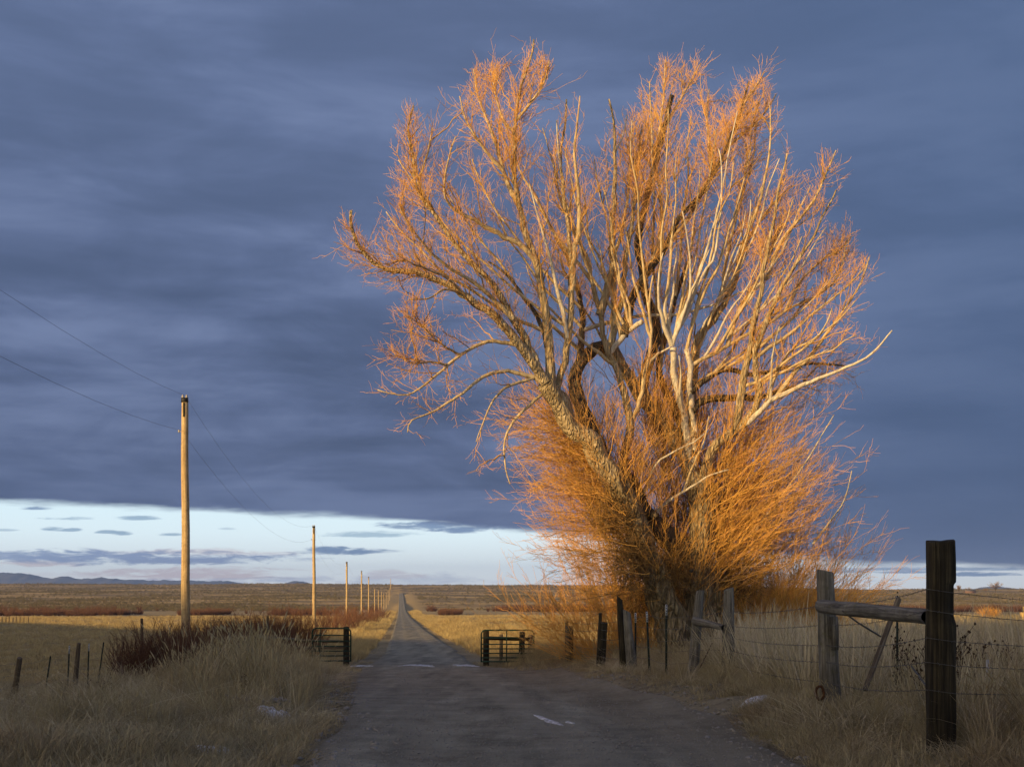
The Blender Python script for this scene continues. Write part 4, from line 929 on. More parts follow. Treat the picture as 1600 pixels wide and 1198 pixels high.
# separate willow shrubs round the big tree
def shrub(name, lab, cat, u, Y, spread, nst, ang, ln, n2, n3, mat, tones=(.2, .5), droop=.02, dep=.5, r0=.014, grp=None, wob=.17, r2=.0052, depthY=.6, K=9, n_sub_len=(.3, 1.1), twn='twigs'):
    b0 = G(u, Y); t = thing(name, lab, cat, tuple(b0), grp)
    rr_ = np.random.default_rng(int(u*7+Y)); n = nst; x = rr_.uniform(-spread, spread, n); y = rr_.uniform(-depthY, depthY, n)
    px_ = b0[0]+x; py_ = b0[1]+y; st = np.stack([px_, py_, ground(px_, py_)-.05], -1)
    a = np.radians(rr_.uniform(ang[0], ang[1], n)); d = np.stack([np.cos(a), rr_.normal(size=n)*dep, np.sin(a)], -1); d /= np.linalg.norm(d, axis=1, keepdims=True)
    Ln = ln[0]+(ln[1]-ln[0])*rr_.random(n); s_ = np.linspace(0, 1, K)
    Pn = st[:, None]+d[:, None]*s_[None, :, None]*Ln[:, None, None]; Pn[:, :, 2] += droop*(Ln**1.2)[:, None]*(s_**2)[None]
    wb = np.cumsum(rr_.normal(size=(n, K, 3)), axis=1)*wob*Ln[:, None, None]/K; wb -= wb[:, :1]; Pn += wb
    c2, _, _ = grow(Pn, n2, rr_, .22, 1.0, n_sub_len, (12, 38), .25, .05, 5, .9, wob=.15)
    mb = MB(); mb.tubes(Pn, radii(n, K, r0, r2*.7, rr_), 4, toneK(n, K, tones[0], tones[1], rr_, .12)); mb.V = [v-b0 for v in mb.V]; mb.build('stems', mat, t, kind='stuff')
    mb = MB(); mb.tubes(c2, radii(n2, 5, r2, r2*.55, rr_), 3, toneK(n2, 5, tones[0]+.08, tones[1]+.12, rr_, .16))
    if n3:
        c3, _, _ = grow(c2, n3, rr_, .2, 1.0, (n_sub_len[0]*.5, n_sub_len[1]*.5), (14, 48), .2, .05, 4, .9, wob=.15)
        mb.tubes(c3, radii(n3, 4, r2*.8, r2*.5, rr_), 3, toneK(n3, 4, tones[0]+.12, tones[1]+.2, rr_, .12))
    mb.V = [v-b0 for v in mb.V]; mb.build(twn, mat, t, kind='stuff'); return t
WG = 'willow shrubs round the foot of the big tree'
shrub('willow_shrub', 'orange bushy willow shrub at the left foot of the big tree behind the fence posts', 'shrub', 970, 37.5, 1.2, 80, (85, 165), (1.8, 4.0), 800, 1300, M['twig'], (.30, .60), .02, .7, .009, WG)
shrub('willow_shrub', 'thinner orange willow shrub nearest the open right gate', 'shrub', 905, 40, .9, 26, (78, 150), (1.5, 3.6), 260, 380, M['twig'], (.34, .62), .02, .7, .010, WG)
shrub('willow_shrub', 'broad orange-brown willow shrub fanning out from the right foot of the big tree', 'shrub', 1155, 38.5, 1.7, 250, (30, 110), (2.0, 5.4), 3800, 5200, M['twig'], (.24, .56), .04, .7, .010, WG)
shrub('willow_shrub', 'low sprawling willow shrub right of the trunk, its outer shoots arching over the grass', 'shrub', 1190, 37, 1.0, 100, (18, 85), (1.6, 3.4), 1000, 1300, M['twig'], (.18, .48), .05, .7, .009, WG)
shrub('willow_shrub', 'loose orange willow shrub spreading farthest right, behind the other right-hand shrubs', 'shrub', 1225, 41, 1.6, 90, (50, 110), (2.0, 5.0), 1100, 1700, M['twig'], (.26, .58), .03, .7, .010, WG)
shrub('willow_shrub', 'orange willow shrub rising behind the main trunk', 'shrub', 1050, 39.5, 1.9, 380, (64, 122), (3.4, 7.6), 6500, 8500, M['twig'], (.28, .56), .02, .7, .010, WG)
# left roadside scrub
SG = 'dark bare shrubs on the left verge'
shrub('bare_shrub', 'dark brown leafless shrub at the left end of the row by the field fence', 'shrub', 244, 37.5, .9, 480, (50, 130), (.8, 1.75), 2200, 2600, M['scrub'], (.12, .60), .02, .4, .008, SG, r2=.006, n_sub_len=(.2, .6))
shrub('bare_shrub', 'reddish brown leafless shrub just right of the tall utility pole', 'shrub', 330, 46.5, 1.15, 420, (55, 125), (1.2, 2.1), 2400, 2600, M['scrub'], (.3, .75), .02, .4, .008, SG, r2=.006, n_sub_len=(.2, .6))
shrub('bare_shrub', 'wide reddish brown leafless shrub in the middle of the row behind tall grass', 'shrub', 392, 48.5, 1.2, 420, (55, 125), (1.3, 2.2), 2400, 2600, M['scrub'], (.3, .8), .02, .4, .008, SG, r2=.006, n_sub_len=(.2, .6))
shrub('bare_shrub', 'redder leafless shrub at the right end of the row beside the left gate', 'shrub', 452, 54, 1.35, 420, (55, 125), (1.2, 2.2), 2300, 2400, M['scrub'], (.45, 1.0), .02, .4, .008, SG, r2=.006, n_sub_len=(.2, .6))
shrub('bare_shrub', 'small dark shrub at the foot of the tall utility pole', 'shrub', 284, 43, .8, 220, (55, 125), (.5, 1.15), 1100, 1200, M['scrub'], (.0, .45), .02, .4, .008, SG, r2=.006, n_sub_len=(.2, .5))
for k, (u, Y, lab) in enumerate([(531, 150, 'red scrub bush lit by the sun at the foot of the third utility pole'), (552, 185, 'red scrub bush between the third and fourth utility poles'), (572, 235, 'dark red scrub bush at the foot of the fifth utility pole'), (590, 300, 'far dark scrub bush along the left road verge')]):
    shrub('bare_shrub', lab, 'shrub', u, Y, 2.2, 160, (50, 130), (1.2, 3.0), 700, 0, M['scrub'], (.35, .9), .02, .4, .02, 'red scrub bushes along the left verge', r2=.014, depthY=5, n_sub_len=(.4, 1.2))
for k, (u, Y, lab, mm) in enumerate([(1545, 330, 'rounded orange bush in the right-hand field below the far trees', M['twig']), (1549, 345, 'dark green-grey bush touching the orange bush in the right-hand field', M['scrub'])]):
    shrub('field_bush', lab, 'shrub', u, Y, 1.8, 260, (40, 140), (1.5, 3.0+k), 1200, 0, mm, (.0 if k else .25, .2 if k else .55), .0, .5, .02, None, r2=.015, depthY=1.5, n_sub_len=(.4, 1.2))

# far farmstead trees on the right skyline
def far_tree(u, Y, h, spread, lab, name='bare_tree', seed=5, narrow=False):
    b0 = G(u, Y); t = thing(name, lab, 'tree', tuple(b0)); r_ = np.random.default_rng(seed)
    tr = np.array([[[0, 0, -.5], [0.1, 0, h*.15], [-.2, 0, h*.30]]]); mb = MB(); mb.tubes(tr, np.array([[h*.035, h*.03, h*.026]]), 8); mb.build('trunk', M['bark_dark'], t)
    n = 16; K = 7; a = np.radians(r_.uniform(72, 108, n) if narrow else r_.uniform(38, 142, n)); d = np.stack([np.cos(a), r_.normal(size=n)*(.15 if narrow else .5), np.sin(a)], -1); d /= np.linalg.norm(d, axis=1, keepdims=True)
    Ln = h*r_.uniform(.45, .72, n); Pn = np.array([[-.2, 0, h*(.12 if narrow else .28)]])[:, None]+d[:, None]*np.linspace(0, 1, K)[None, :, None]*Ln[:, None, None]
    c2, _, _ = grow(Pn, 150, r_, .3, 1, (h*.1, h*.26), (20, 50), .3, .05, 5, wob=.3); c3, _, _ = grow(c2, 900, r_, .2, 1, (h*.04, h*.13), (20, 55), .2, .0, 4, wob=.3)
    mb = MB(); mb.tubes(Pn, radii(n, K, h*.016, h*.005, r_), 4); mb.build('limbs', M['bark_dark'], t, kind='stuff')
    mb = MB(); mb.tubes(c2, radii(150, 5, h*.006, h*.003, r_), 3, .15); mb.tubes(c3, radii(900, 4, h*.0035, h*.0022, r_), 3, .2); mb.build('crown', M['twig'], t, kind='stuff')
far_tree(1555.5, 1500, 14.5, 1, 'broad bare tree alone on the right skyline beside the blue hill')
far_tree(1498.5, 1500, 10.5, 1, 'narrow bare tree on the skyline just right of the thick dark post', seed=6, narrow=True)
far_tree(1513, 1520, 7, 1, 'small bare tree behind the low farm building on the skyline', seed=7)
far_tree(1540, 1520, 6, 1, 'low bare tree on the skyline between the farm building and the broad tree', seed=8)
# farm building
fb = G(1515.5, 1490); t = thing('farm_building', 'low farm building on the right skyline among bare trees', 'building', tuple(fb))
M['barn'] = plain('barn_boards', (.16, .10, .085), .8); M['roof'] = plain('barn_roof', (.12, .11, .115), .7)
mb = MB(); mb.box((0, 0, 1.2), (12, 6, 2.8)); mb.build('wall', M['barn'], t)
mb = MB(); mb.add([[-6.5, -3.6, 2.5], [6.5, -3.6, 2.5], [6.5, 3.6, 2.5], [-6.5, 3.6, 2.5], [-6.5, 0, 3.9], [6.5, 0, 3.9]], quads=[[0, 1, 5, 4], [2, 3, 4, 5], [0, 3, 2, 1]], tris=[[0, 4, 3], [1, 2, 5]]); mb.build('roof', M['roof'], t)
# skyline shed frame where the road tops the hill
gb = G(617, 1700); t = thing('overhead_frame', 'low dark horizontal frame on the skyline where the road meets the hilltop', 'frame', tuple(gb))
mb = MB(); mb.box((0, 0, 4.3), (21, .5, .9)); mb.build('beam', M['post_brown'], t)
for s_ in (-9.5, 9.5): MB().box((s_, 0, 1.8), (.6, .6, 4.2)).build('leg', M['post_brown'], t)
# hay stack at the right edge
hb_ = G(1601, 190); t = thing('haystack', 'sunlit stack of straw bales cut off by the right edge of the picture', 'haystack', tuple(hb_))
M['hay'] = plain('straw_bale', (.52, .38, .16), .9, 0, 6, .3)
for (x, z, w_) in [(-.1, .45, 1.1), (1.05, .45, 1.1), (.0, 1.38, 1.0), (1.1, 1.38, 1.1), (.5, 2.3, 1.0)]:
    mb = MB(); mb.box((x, 0, z), (w_, 1.6, .9)); mb.build('bale', M['hay'], t)

# ------------------------------------------------------------------ grass: tufts kept outside the scene, scattered as ground cover
def blades(n, h, rad, lean, rng, K=5, w=.006, curl=.5, seed_head=False):
    a = rng.uniform(0, 2*math.pi, n); r_ = rad*np.sqrt(rng.random(n)); st = np.stack([r_*np.cos(a), r_*np.sin(a), -.03+0*a], -1)
    az = rng.uniform(0, 2*math.pi, n)*.5+a*.5; H = h*(.45+.55*rng.random(n)); ln = lean*(.3+rng.random(n))
    s_ = np.linspace(0, 1, K); horiz = (ln*H)[:, None]*(s_*.5+curl*s_**2)[None]; vert = H[:, None]*(s_-.25*lean*s_**3)[None]
    Pn = st[:, None]+np.stack([np.cos(az)[:, None]*horiz, np.sin(az)[:, None]*horiz, vert], -1)
    side = np.stack([-np.sin(az+rng.normal(size=n)*.6), np.cos(az), 0*az], -1); side /= np.linalg.norm(side, axis=1, keepdims=True)
    wd = w*(.6+.8*rng.random(n))[:, None]*np.interp(s_, [0, .3, 1], [.8, 1, .15])[None]
    V = np.stack([Pn-side[:, None]*wd[:, :, None], Pn+side[:, None]*wd[:, :, None]], 2)     # n,K,2,3
    i = np.arange(n)[:, None]*K*2; k = np.arange(K-1)[None]*2; q0 = i+k
    Q = np.stack([q0, q0+1, q0+3, q0+2], -1).reshape(-1, 4)
    tone = np.repeat((rng.random((n, 1))*.8+.15*s_[None]).ravel(), 2)
    mb = MB(); mb.add(V.reshape(-1, 3), quads=Q, tone=tone)
    if seed_head:
        m_ = rng.random(n) < .35; tip = Pn[m_, -1]; d = Pn[m_, -1]-Pn[m_, -2]; d /= np.linalg.norm(d, axis=1, keepdims=True)+1e-9; hh = h*.11
        Ps = np.stack([tip-d*hh*.2, tip+d*hh*.4, tip+d*hh], 1); mb.tubes(Ps, np.broadcast_to(np.array([.004, .010, .002])*h/1.0, (len(Ps), 3)), 3, .75)
    return mb
def tuft_coll(name, specs, mat):
    c = bpy.data.collections.new(name)
    for k, sp in enumerate(specs):
        rng = np.random.default_rng(100+k+len(name)); o = bpy.data.objects.new(name+'_tuft', blades(rng=rng, **sp).mesh(name+'_tuft', mat)); c.objects.link(o)
    return c
T_short = tuft_coll('short_grass', [dict(n=34, h=.20, rad=.17, lean=1.0, w=.0030, curl=.6), dict(n=40, h=.30, rad=.15, lean=.9, w=.0030), dict(n=30, h=.13, rad=.20, lean=1.5, w=.0030), dict(n=34, h=.25, rad=.14, lean=1.4, w=.0030, curl=.8)], M['straw'])
T_tall = tuft_coll('tall_grass', [dict(n=60, h=1.05, rad=.16, lean=.32, w=.0040, seed_head=True, K=6), dict(n=54, h=.85, rad=.17, lean=.45, w=.0040, seed_head=True, K=6), dict(n=48, h=.70, rad=.16, lean=.65, w=.0040, K=6)], M['straw'])
T_litter = tuft_coll('fallen_grass', [dict(n=26, h=.55, rad=.22, lean=2.6, w=.0042, curl=.9, K=6), dict(n=22, h=.75, rad=.18, lean=2.2, w=.0042, curl=1.0, K=6)], M['reed'])
T_reed = tuft_coll('reed_grass', [dict(n=34, h=1.38, rad=.20, lean=.26, w=.0085, seed_head=False, K=6, curl=.8), dict(n=30, h=1.2, rad=.20, lean=.45, w=.0085, K=6, curl=1.0), dict(n=26, h=.95, rad=.22, lean=.8, w=.0080, K=6, curl=1.0)], M['reed'])
T_field = tuft_coll('field_grass', [dict(n=26, h=.42, rad=.35, lean=.7, w=.010, K=4), dict(n=24, h=.30, rad=.40, lean=1.0, w=.010, K=4)], M['field_straw'])
T_verge = tuft_coll('verge_grass', [dict(n=60, h=.95, rad=.45, lean=.6, w=.012, K=4), dict(n=60, h=.75, rad=.5, lean=.8, w=.012, K=4)], M['field_straw'])
def weed(n, h, rng, bur=True):
    mb = MB(); K = 6
    for _ in range(n):
        a = rng.uniform(0, 6.28); ln = rng.uniform(0, .25); H = h*rng.uniform(.6, 1); s_ = np.linspace(0, 1, K)
        Pm = np.stack([np.cos(a)*ln*H*s_+rng.normal()*.05, np.sin(a)*ln*H*s_+rng.normal()*.05, H*s_-.03], -1); mb.tubes(Pm[None], np.linspace(.005, .0025, K)[None], 3, .4)
        for t_ in rng.uniform(.4, 1.0, 5):
            p0 = Pm[0]+(Pm[-1]-Pm[0])*t_; b2 = rng.uniform(0, 6.28); q = p0+np.array([math.cos(b2)*.09, math.sin(b2)*.09, .10])*h; mb.tubes(np.stack([p0, q])[None], np.array([[.003, .002]]), 3, .4)
            if bur: mb.tubes(np.stack([q-[0, 0, .012], q, q+[0, 0, .016]])[None], np.array([[.003, .013, .003]]), 5, .3)
    return mb
cw = bpy.data.collections.new('weeds')
for k in range(3): cw.objects.link(bpy.data.objects.new('weed', weed(5, 1.0, np.random.default_rng(k+5)).mesh('weed', M['dark_weed'])))
def sagebush(rng, n=60, h=.7, r=.55):
    q = rng.normal(size=(n, 3)); q[:, 2] = np.abs(q[:, 2]); q /= np.linalg.norm(q, axis=1, keepdims=True); q *= (.55+.45*rng.random((n, 1))); c = q*[r, r, h]
    s_ = .13*(.6+.8*rng.random(n))[:, None]; a = rng.normal(size=(n, 3)); b_ = rng.normal(size=(n, 3)); a /= np.linalg.norm(a, axis=1, keepdims=True); b_ /= np.linalg.norm(b_, axis=1, keepdims=True)
    V = np.stack([c+a*s_, c+b_*s_, c-a*s_*.8+q*.05], 1).reshape(-1, 3); return MB().add(V, tris=np.arange(n*3).reshape(-1, 3), tone=np.repeat(rng.random(n), 3))
csage = bpy.data.collections.new('sage')
for k in range(4): csage.objects.link(bpy.data.objects.new('sagebush', sagebush(np.random.default_rng(k+50)).mesh('sagebush', M['sage'])))
cred = bpy.data.collections.new('red_scrub')
for k in range(4):
    rng_ = np.random.default_rng(k+70); n = 90; a = rng_.uniform(0, 6.28, n); st = np.stack([.5*np.cos(a)*rng_.random(n), .5*np.sin(a)*rng_.random(n), 0*a], -1)
    d = np.stack([np.cos(a)*.45, np.sin(a)*.45, 1+0*a], -1)+rng_.normal(size=(n, 3))*.2; ln_ = rng_.uniform(1.2, 2.4, n); Pm = st[:, None]+d[:, None]*np.linspace(0, 1, 4)[None, :, None]*ln_[:, None, None]
    cred.objects.link(bpy.data.objects.new('scrub', MB().tubes(Pm, radii(n, 4, .030, .015, rng_), 3, toneK(n, 4, .15, .75, rng_, .1)).mesh('scrub', M['scrub'])))
cst = bpy.data.collections.new('stones')
def rock(rng, sub=1):
    ph = (1+5**.5)/2; V = np.array([(-1, ph, 0), (1, ph, 0), (-1, -ph, 0), (1, -ph, 0), (0, -1, ph), (0, 1, ph), (0, -1, -ph), (0, 1, -ph), (ph, 0, -1), (ph, 0, 1), (-ph, 0, -1), (-ph, 0, 1)], float)
    T3 = [(0, 11, 5), (0, 5, 1), (0, 1, 7), (0, 7, 10), (0, 10, 11), (1, 5, 9), (5, 11, 4), (11, 10, 2), (10, 7, 6), (7, 1, 8), (3, 9, 4), (3, 4, 2), (3, 2, 6), (3, 6, 8), (3, 8, 9), (4, 9, 5), (2, 4, 11), (6, 2, 10), (8, 6, 7), (9, 8, 1)]
    V = V/1.9*(1+.25*rng.normal(size=(12, 1)))*[1, .8, .55]; return MB().add(V, tris=T3)
for k in range(5): cst.objects.link(bpy.data.objects.new('pebble', rock(np.random.default_rng(k)).mesh('pebble', M['stone'])))

def gn_tree(coll):
    t = bpy.data.node_groups.new('scatter', 'GeometryNodeTree')
    t.interface.new_socket('Geometry', in_out='INPUT', socket_type='NodeSocketGeometry'); t.interface.new_socket('Geometry', in_out='OUTPUT', socket_type='NodeSocketGeometry')
    b = NB(t); gi = b.n('NodeGroupInput'); go = b.n('NodeGroupOutput'); ip = b.n('GeometryNodeInstanceOnPoints')
    ci = b.n('GeometryNodeCollectionInfo'); ci.inputs[0].default_value = coll; ci.inputs['Separate Children'].default_value = True; ci.inputs['Reset Children'].default_value = True
    def na(nm, ty): x = b.n('GeometryNodeInputNamedAttribute', data_type=ty); x.inputs[0].default_value = nm; return x.outputs[0]
    b.link(gi.outputs[0], ip.inputs['Points']); b.link(ci.outputs[0], ip.inputs['Instance']); ip.inputs['Pick Instance'].default_value = True
    b.link(na('idx', 'INT'), ip.inputs['Instance Index'])
    e2r = b.n('FunctionNodeEulerToRotation'); b.link(na('rot', 'FLOAT_VECTOR'), e2r.inputs[0]); b.link(e2r.outputs[0], ip.inputs['Rotation'])
    b.link(na('scl', 'FLOAT_VECTOR'), ip.inputs['Scale']); b.link(ip.outputs[0], go.inputs[0]); return t
def scatter(name, coll, x, y, scl, rng, tilt=.12, zoff=0.0, flat=None, zsc=None, z=None):
    n = len(x); zz = ground(x, y)+zoff if z is None else z; V = np.stack([x, y, zz], -1).astype(np.float32)
    me = bpy.data.meshes.new(name); me.vertices.add(n); me.vertices.foreach_set('co', V.ravel()); me.update()
    rot = np.stack([rng.normal(size=n)*tilt, rng.normal(size=n)*tilt, rng.uniform(0, 6.283, n)], -1).astype(np.float32)
    sc_ = np.repeat(scl[:, None], 3, 1).astype(np.float32)
    if zsc is not None: sc_[:, 2] *= zsc
    a = me.attributes.new('rot', 'FLOAT_VECTOR', 'POINT'); a.data.foreach_set('vector', rot.ravel())
    a = me.attributes.new('scl', 'FLOAT_VECTOR', 'POINT'); a.data.foreach_set('vector', sc_.ravel())
    a = me.attributes.new('idx', 'INT', 'POINT'); a.data.foreach_set('value', rng.integers(0, 64, n).astype(np.int32) % max(1, len(coll.objects)))
    o = link(name, me, kind='stuff'); md = o.modifiers.new('scatter', 'NODES'); md.node_group = gn_tree(coll); return o
rgx = np.random.default_rng(77)
def sample(n, y0, y1, a0=-.50, a1=.50, bias=1.0):
    """points spread over a wedge in front of the viewpoint, wider than the view"""
    y = y0*(y1/y0)**(rgx.random(n)**bias) if bias != 0 else np.sqrt(y0**2+(y1**2-y0**2)*rgx.random(n)); x = (a0+(a1-a0)*rgx.random(n))*(y+3); return x, y
def offroad(x, y, m=.0): l, r = redge(y); return (x < l-m) | (x > r+m)
# short turf, everywhere near
x, y = sample(34000, 7, 50, bias=0); k = offroad(x, y, -.10); x, y = x[k], y[k]
dl = np.minimum(np.abs(x-redge(y)[0]), np.abs(x-redge(y)[1])); cl = vnoise(x*.8, y*.8, 40)+.5; k = rgx.random(len(x)) < np.clip(-.05+1.25*cl+.25*(dl > .6), 0, 1); x, y, dl = x[k], y[k], dl[k]
scatter('short_grass', T_short, x, y, (.6+.8*rgx.random(len(x)))*np.clip(.45+dl*.8, .4, 1.0), rgx, zsc=np.clip(.7+.8*(vnoise(x*.5, y*.5, 41)+.5), .5, 1.6))
x, y = sample(26000, 4.5, 17, bias=0); k = offroad(x, y, -.02); x, y = x[k], y[k]
k = rgx.random(len(x)) < np.clip(.15+1.1*(vnoise(x*1.1, y*1.1, 61)+.5), 0, 1); x, y = x[k], y[k]; scatter('short_grass', T_short, x, y, .40+.75*rgx.random(len(x)), rgx, .3)
# tall grass: left verge mass, fence feet, right verge
def keep(x, y, prob): k = rgx.random(len(x)) < prob; return x[k], y[k]
x = rgx.uniform(-20, 1, 26000); y = rgx.uniform(13, 62, 26000); d = rc(y)-x; u_ = 800+F*x/y
wl_ = .62*np.exp(-((u_-402)/70)**2)*sstep(y, 16, 19)*(1-sstep(y, 25, 29)) + .25*np.exp(-((u_-400)/70)**2)*sstep(y, 30, 32)*(1-sstep(y, 34, 38)) + .35*np.exp(-((u_-160)/60)**2)*sstep(y, 24, 27)*(1-sstep(y, 31, 34))
l, r = redge(y); x, y = keep(x, y, np.clip(wl_*1.0*(.35+1.2*(vnoise(x*.9, y*.9, 43)+.5)), 0, 1)*(x < l-.45)*.8)
u_ = 800+F*x/y
scatter('tall_grass', T_tall, x, y, (.45+.72*rgx.random(len(x))**1.7)*np.where(u_ < 230, .5, 1.0)*(.75+.5*np.exp(-((u_-400)/90)**2)), rgx, .10)
x_ = rgx.uniform(-8.5, -3.2, 90); y_ = rgx.uniform(17, 30, 90); k = offroad(x_, y_, .9) & (np.abs(800+F*x_/y_-390) < 110)
scatter('tall_grass', T_tall, x_[k], y_[k], 1.0+.25*rgx.random(k.sum()), rgx, .08)
# left bank tufts near the camera and along the field fence
x, y = sample(5200, 9, 30, -.48, -.12, bias=0); l, r = redge(y); x, y = keep(x, y, (x < l-.7)*np.clip(2.2*vnoise(x*.6, y*.6, 44), 0, 1))
scatter('tall_grass', T_tall, x, y, .30+.30*rgx.random(len(x)), rgx, .15)
# right side: strip along the fence, rising into reeds behind it
yy = rgx.uniform(9, 48, 15000); xx = redge(yy)[1]+.55+rgx.random(15000)**.8*7.5*np.clip(yy/20, .6, 1.5)
dd = xx-redge(yy)[1]; uu = 800+F*xx/yy
k = (rgx.random(15000) < np.clip(.25+.8*(vnoise(xx*.8, yy*.8, 45)+.5), 0, 1)*sstep(dd, .5, 1.6)*(.5+.5*sstep(yy, 14, 20)))
scatter('tall_grass', T_tall, xx[k], yy[k], (.34+.40*rgx.random(k.sum()))*np.clip(.6+dd[k]*.28, .6, 1.15), rgx, .14)
xx = rgx.uniform(3.6, 34, 21000); yy = rgx.uniform(11, 62, 21000); uu = 800+F*xx/yy
k = (uu > 1120) & (xx-redge(yy)[1] > 1.3) & (rgx.random(21000) < np.clip(.30+1.0*(vnoise(xx*.5, yy*.5, 46)+.5), 0, 1)*.55) & ((yy > 15.5) | (uu > 1495) | (rgx.random(21000) < .25)) & (uu < 1720)
scatter('reed_grass', T_reed, xx[k], yy[k], (.85+.42*rgx.random(k.sum()))*np.where(yy[k] < 17, .62, 1.0)*np.where(yy[k] > 36, .9, 1.0), rgx, .12)
x, y = sample(3200, 11, 34, -.48, .50, bias=0); k = offroad(x, y, .35) & (vnoise(x*.7, y*.7, 63) > -.05); x, y = x[k], y[k]
scatter('fallen_grass', T_litter, x, y, .35+.4*rgx.random(len(x)), rgx, .3)
# dark burr weeds
xx = rgx.uniform(3.8, 14, 900); yy = rgx.uniform(13, 30, 900); uu = 800+F*xx/yy; k = (uu > 1350) & (uu < 1640) & (rgx.random(900) < .07)
scatter('dark_weeds', cw, xx[k], yy[k], .9+.35*rgx.random(k.sum()), rgx, .08)
xx = rgx.uniform(-9, -2.6, 10); yy = rgx.uniform(17, 25, 10); k = offroad(xx, yy, .6)
scatter('dark_weeds', cw, xx[k], yy[k], .35+.4*rgx.random(k.sum()), rgx, .15)
# the fields
x, y = sample(52000, 44, 420, -.48, .50, bias=.9); k = offroad(x, y, .8) ; x, y = x[k], y[k]
scatter('field_grass', T_field, x, y, (.5+.5*rgx.random(len(x)))*(1+y/260), rgx, zsc=.75+.6*rgx.random(len(x)))
# bright tall grass along the lit verges
y = 52*(620/52)**rgx.random(9000); sd_ = np.where(rgx.random(9000) < .5, 1, -1); off_ = 2.9+rgx.random(9000)**1.2*np.where(sd_ > 0, 4.5, 4.0); x = rc(y)+sd_*off_
k = offroad(x, y, .4) & (rgx.random(9000) < np.where(sd_ > 0, np.clip(.2+off_*.14, 0, 1), .5)*(.35+vnoise(x*.5, y*.15, 47)+.5)); x, y = x[k], y[k]; off_ = off_[k]
scatter('verge_grass', T_verge, x, y, (.5+.4*rgx.random(len(x)))*np.clip(off_/5.2, .45, 1.15)*(1+y/900), rgx)
# red scrub bands across the valley floor
x = rgx.uniform(-290, 290, 5200); y = 590+rgx.normal(size=5200)*16+12*np.sin(x/40); cover = vnoise(x/26, y/60, 51)+.5+.35*(x > 0)*(x < 120)
k = (np.abs(x-rc(y)) > 12) & (rgx.random(5200) < np.clip(cover*.9-.30, 0, 1)*np.where(x < -75, .35, 1.0)); scatter('red_scrub', cred, x[k], y[k], .7+.7*rgx.random(k.sum()), rgx)
x = rgx.uniform(-220, -20, 1300); y = 470+rgx.normal(size=1300)*12; k = (vnoise(x/20, y/60, 52) > .02) & (np.abs(x-rc(y)) > 14); scatter('red_scrub', cred, x[k], y[k], .5+.5*rgx.random(k.sum()), rgx)
# sagebrush over the rise
x, y = sample(62000, 640, 2550, -.46, .47, bias=1.15); k = (np.abs(x-rc(y)) > 13+6*vnoise(x/9, y/30, 54)) & (rgx.random(len(x)) < np.clip(.40+1.4*vnoise(x/45, y/120, 53)+.5*vnoise(x/14, y/40, 55), .03, 1)); x, y = x[k], y[k]
scatter('sagebrush', csage, x, y, (1.0+1.0*rgx.random(len(x)))*(1+(y-640)/2600), rgx)
# unseen brush added on the rise behind the viewpoint to roughen its shadow edge
w_ = rgx.uniform(-900, 500, 5000); q_ = Q0+rgx.normal(size=5000)*18; x = SX*q_-SY*w_; y = SY*q_+SX*w_
scatter('sagebrush', csage, x, y, .5+.6*rgx.random(len(x)), rgx)
# loose stones on the road
y = 6.5*(46/6.5)**rgx.random(15000); l, r = redge(y); f_ = rgx.random(15000); x = l+.05+(r-l-.1)*f_
scatter('loose_gravel', cst, x, y, .005+.012*rgx.random(15000)**2.4, rgx, .4, z=ground(x, y)+np.interp(y, [0, 60], [.024, .032]))
y = 7*(30/7)**rgx.random(700); l, r = redge(y); x = np.where(rgx.random(700) < .6, l+rgx.normal(size=700)*.35+.15, r+rgx.normal(size=700)*.4)
scatter('loose_gravel', cst, x, y, .02+.03*rgx.random(700)**2, rgx, .4, z=ground(x, y)+.02)

# ------------------------------------------------------------------ snow and frost patches
def snow_patch(pts, lab, h=.03, rows=9, seed=0, nm='snow_patch', wd=None):
    """pts: centre line [(u, v, Y, half width m)] laid on the ground"""
    base = np.array([[(u-800)/F*Y, Y] for u, v, Y, w in pts]); wv = np.array([w for *_, w in pts]); n = 26
    tt = np.linspace(0, 1, n); src = np.linspace(0, 1, len(pts)); c = np.stack([np.interp(tt, src, base[:, k]) for k in range(2)], -1); w = np.interp(tt, src, wv)
    w = w*np.sqrt(np.clip(1-(2*tt-1)**4, 0, 1))*(1+.8*vnoise(tt*9, tt*0+seed, seed)); d = np.gradient(c, axis=0); d /= np.linalg.norm(d, axis=1, keepdims=True); nr = np.stack([-d[:, 1], d[:, 0]], -1)
    V = []; s_ = np.linspace(-1, 1, rows)
    for i in range(n):
        ww = w[i]*(1+.5*vnoise(s_*1.1+seed, np.full(rows, tt[i]*14), seed+2)); p = c[i]+nr[i]*(s_*ww)[:, None]
        z = ground(p[:, 0], p[:, 1])+.024+h*(np.clip(1-s_**2, 0, 1))*(.6+1.0*(vnoise(p[:, 0]*9, p[:, 1]*9, seed)+.5))*min(1, w[i]/max(w.max(), .01)*1.4)-.012*(np.abs(s_) > .95)
        V.append(np.column_stack([p, z]))
    V = np.array(V).reshape(-1, 3); i = np.arange(n-1)[:, None]*rows+np.arange(rows-1)[None]
    o = link(nm, mesh_np(nm, V-V.mean(0), [np.stack([i, i+1, i+1+rows, i+rows], -1).reshape(-1, 4)], M['snow'], True), None, tuple(V.mean(0))); tag(o, lab, 'snow', 'leftover snow patches'); return o
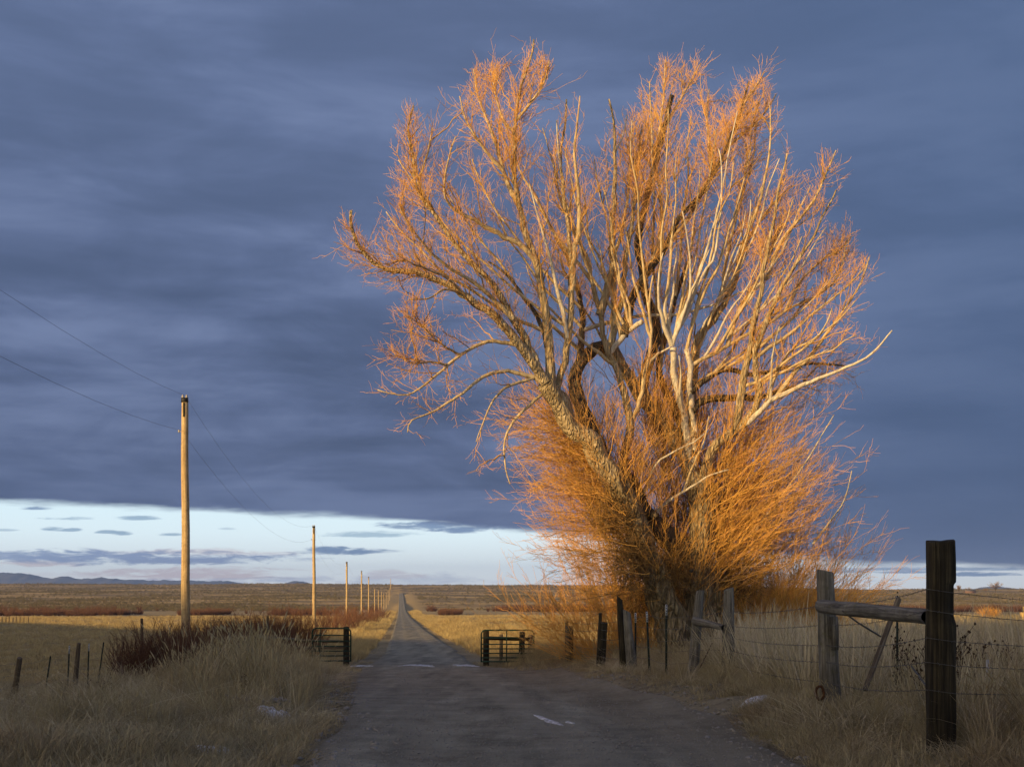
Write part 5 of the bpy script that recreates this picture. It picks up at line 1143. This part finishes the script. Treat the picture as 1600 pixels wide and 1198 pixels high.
snow_patch([(547, 0, 44.8, .10), (565, 0, 45.5, .28), (583, 0, 45.0, .10)], 'thin strip of snow at the foot of the left gate post', .03, seed=1)
snow_patch([(640, 0, 46.2, .4), (655, 0, 45.4, .55), (668, 0, 44.4, .2)], 'widest white snow strip across the road between the gates', .03, seed=2)
snow_patch([(660, 0, 44.6, .12), (680, 0, 43.8, .12)], 'short thin tail of snow just right of the widest strip between the gates', .02, seed=3)
snow_patch([(709, 0, 46.4, .15), (728, 0, 45.2, .35), (748, 0, 44.4, .12)], 'snow strip at the foot of the right gate', .03, seed=4)
snow_patch([(833, 0, 18.0, .03), (850, 0, 17.2, .09), (868, 0, 16.5, .10), (880, 0, 16.1, .03)], 'long slanting streak of snow on the gravel right of the road centre', .02, seed=5)
snow_patch([(884, 0, 16.9, .03), (896, 0, 16.5, .04)], 'tiny snow streak beside the long slanting one on the gravel', .015, seed=6)
snow_patch([(402, 0, 16.4, .16), (425, 0, 16.2, .30), (447, 0, 16.5, .14)], 'pale crusted snow heap on the grassy left bank below the tall grass', .13, seed=7)
snow_patch([(362, 0, 14.8, .05), (378, 0, 15.2, .12), (396, 0, 15.8, .05)], 'small snow remnant lower left of the crusted heap', .05, seed=8)
snow_patch([(300, 0, 11.6, .08), (325, 0, 11.9, .16), (352, 0, 12.4, .06)], 'snow scrap at the bottom edge left of the road', .04, seed=9)
snow_patch([(1155, 0, 17.2, .06), (1178, 0, 17.6, .16), (1205, 0, 18.4, .14)], 'grey snow patch in the grass right of the road below the fence', .04, seed=10)
snow_patch([(1560, 0, 14.2, .10), (1575, 0, 14.6, .22), (1592, 0, 14.9, .10)], 'white snow glimpsed among reeds by the pale stakes', .10, seed=11)
# scattered pale frost-split stones lower left
x = rgx.normal(size=420)*.55+(-6.3); y = 14.6+rgx.normal(size=420)*.55+.12*(x+6.3)
scatter('pale_stones', cst, x, y, .02+.03*rgx.random(420), rgx, .4, zoff=.02)
x = rgx.normal(size=240)*.16+(-3.75); y = 18.1+rgx.normal(size=240)*.25
scatter('pale_stones', cst, x, y, .02+.03*rgx.random(240), rgx, .4, zoff=.16)
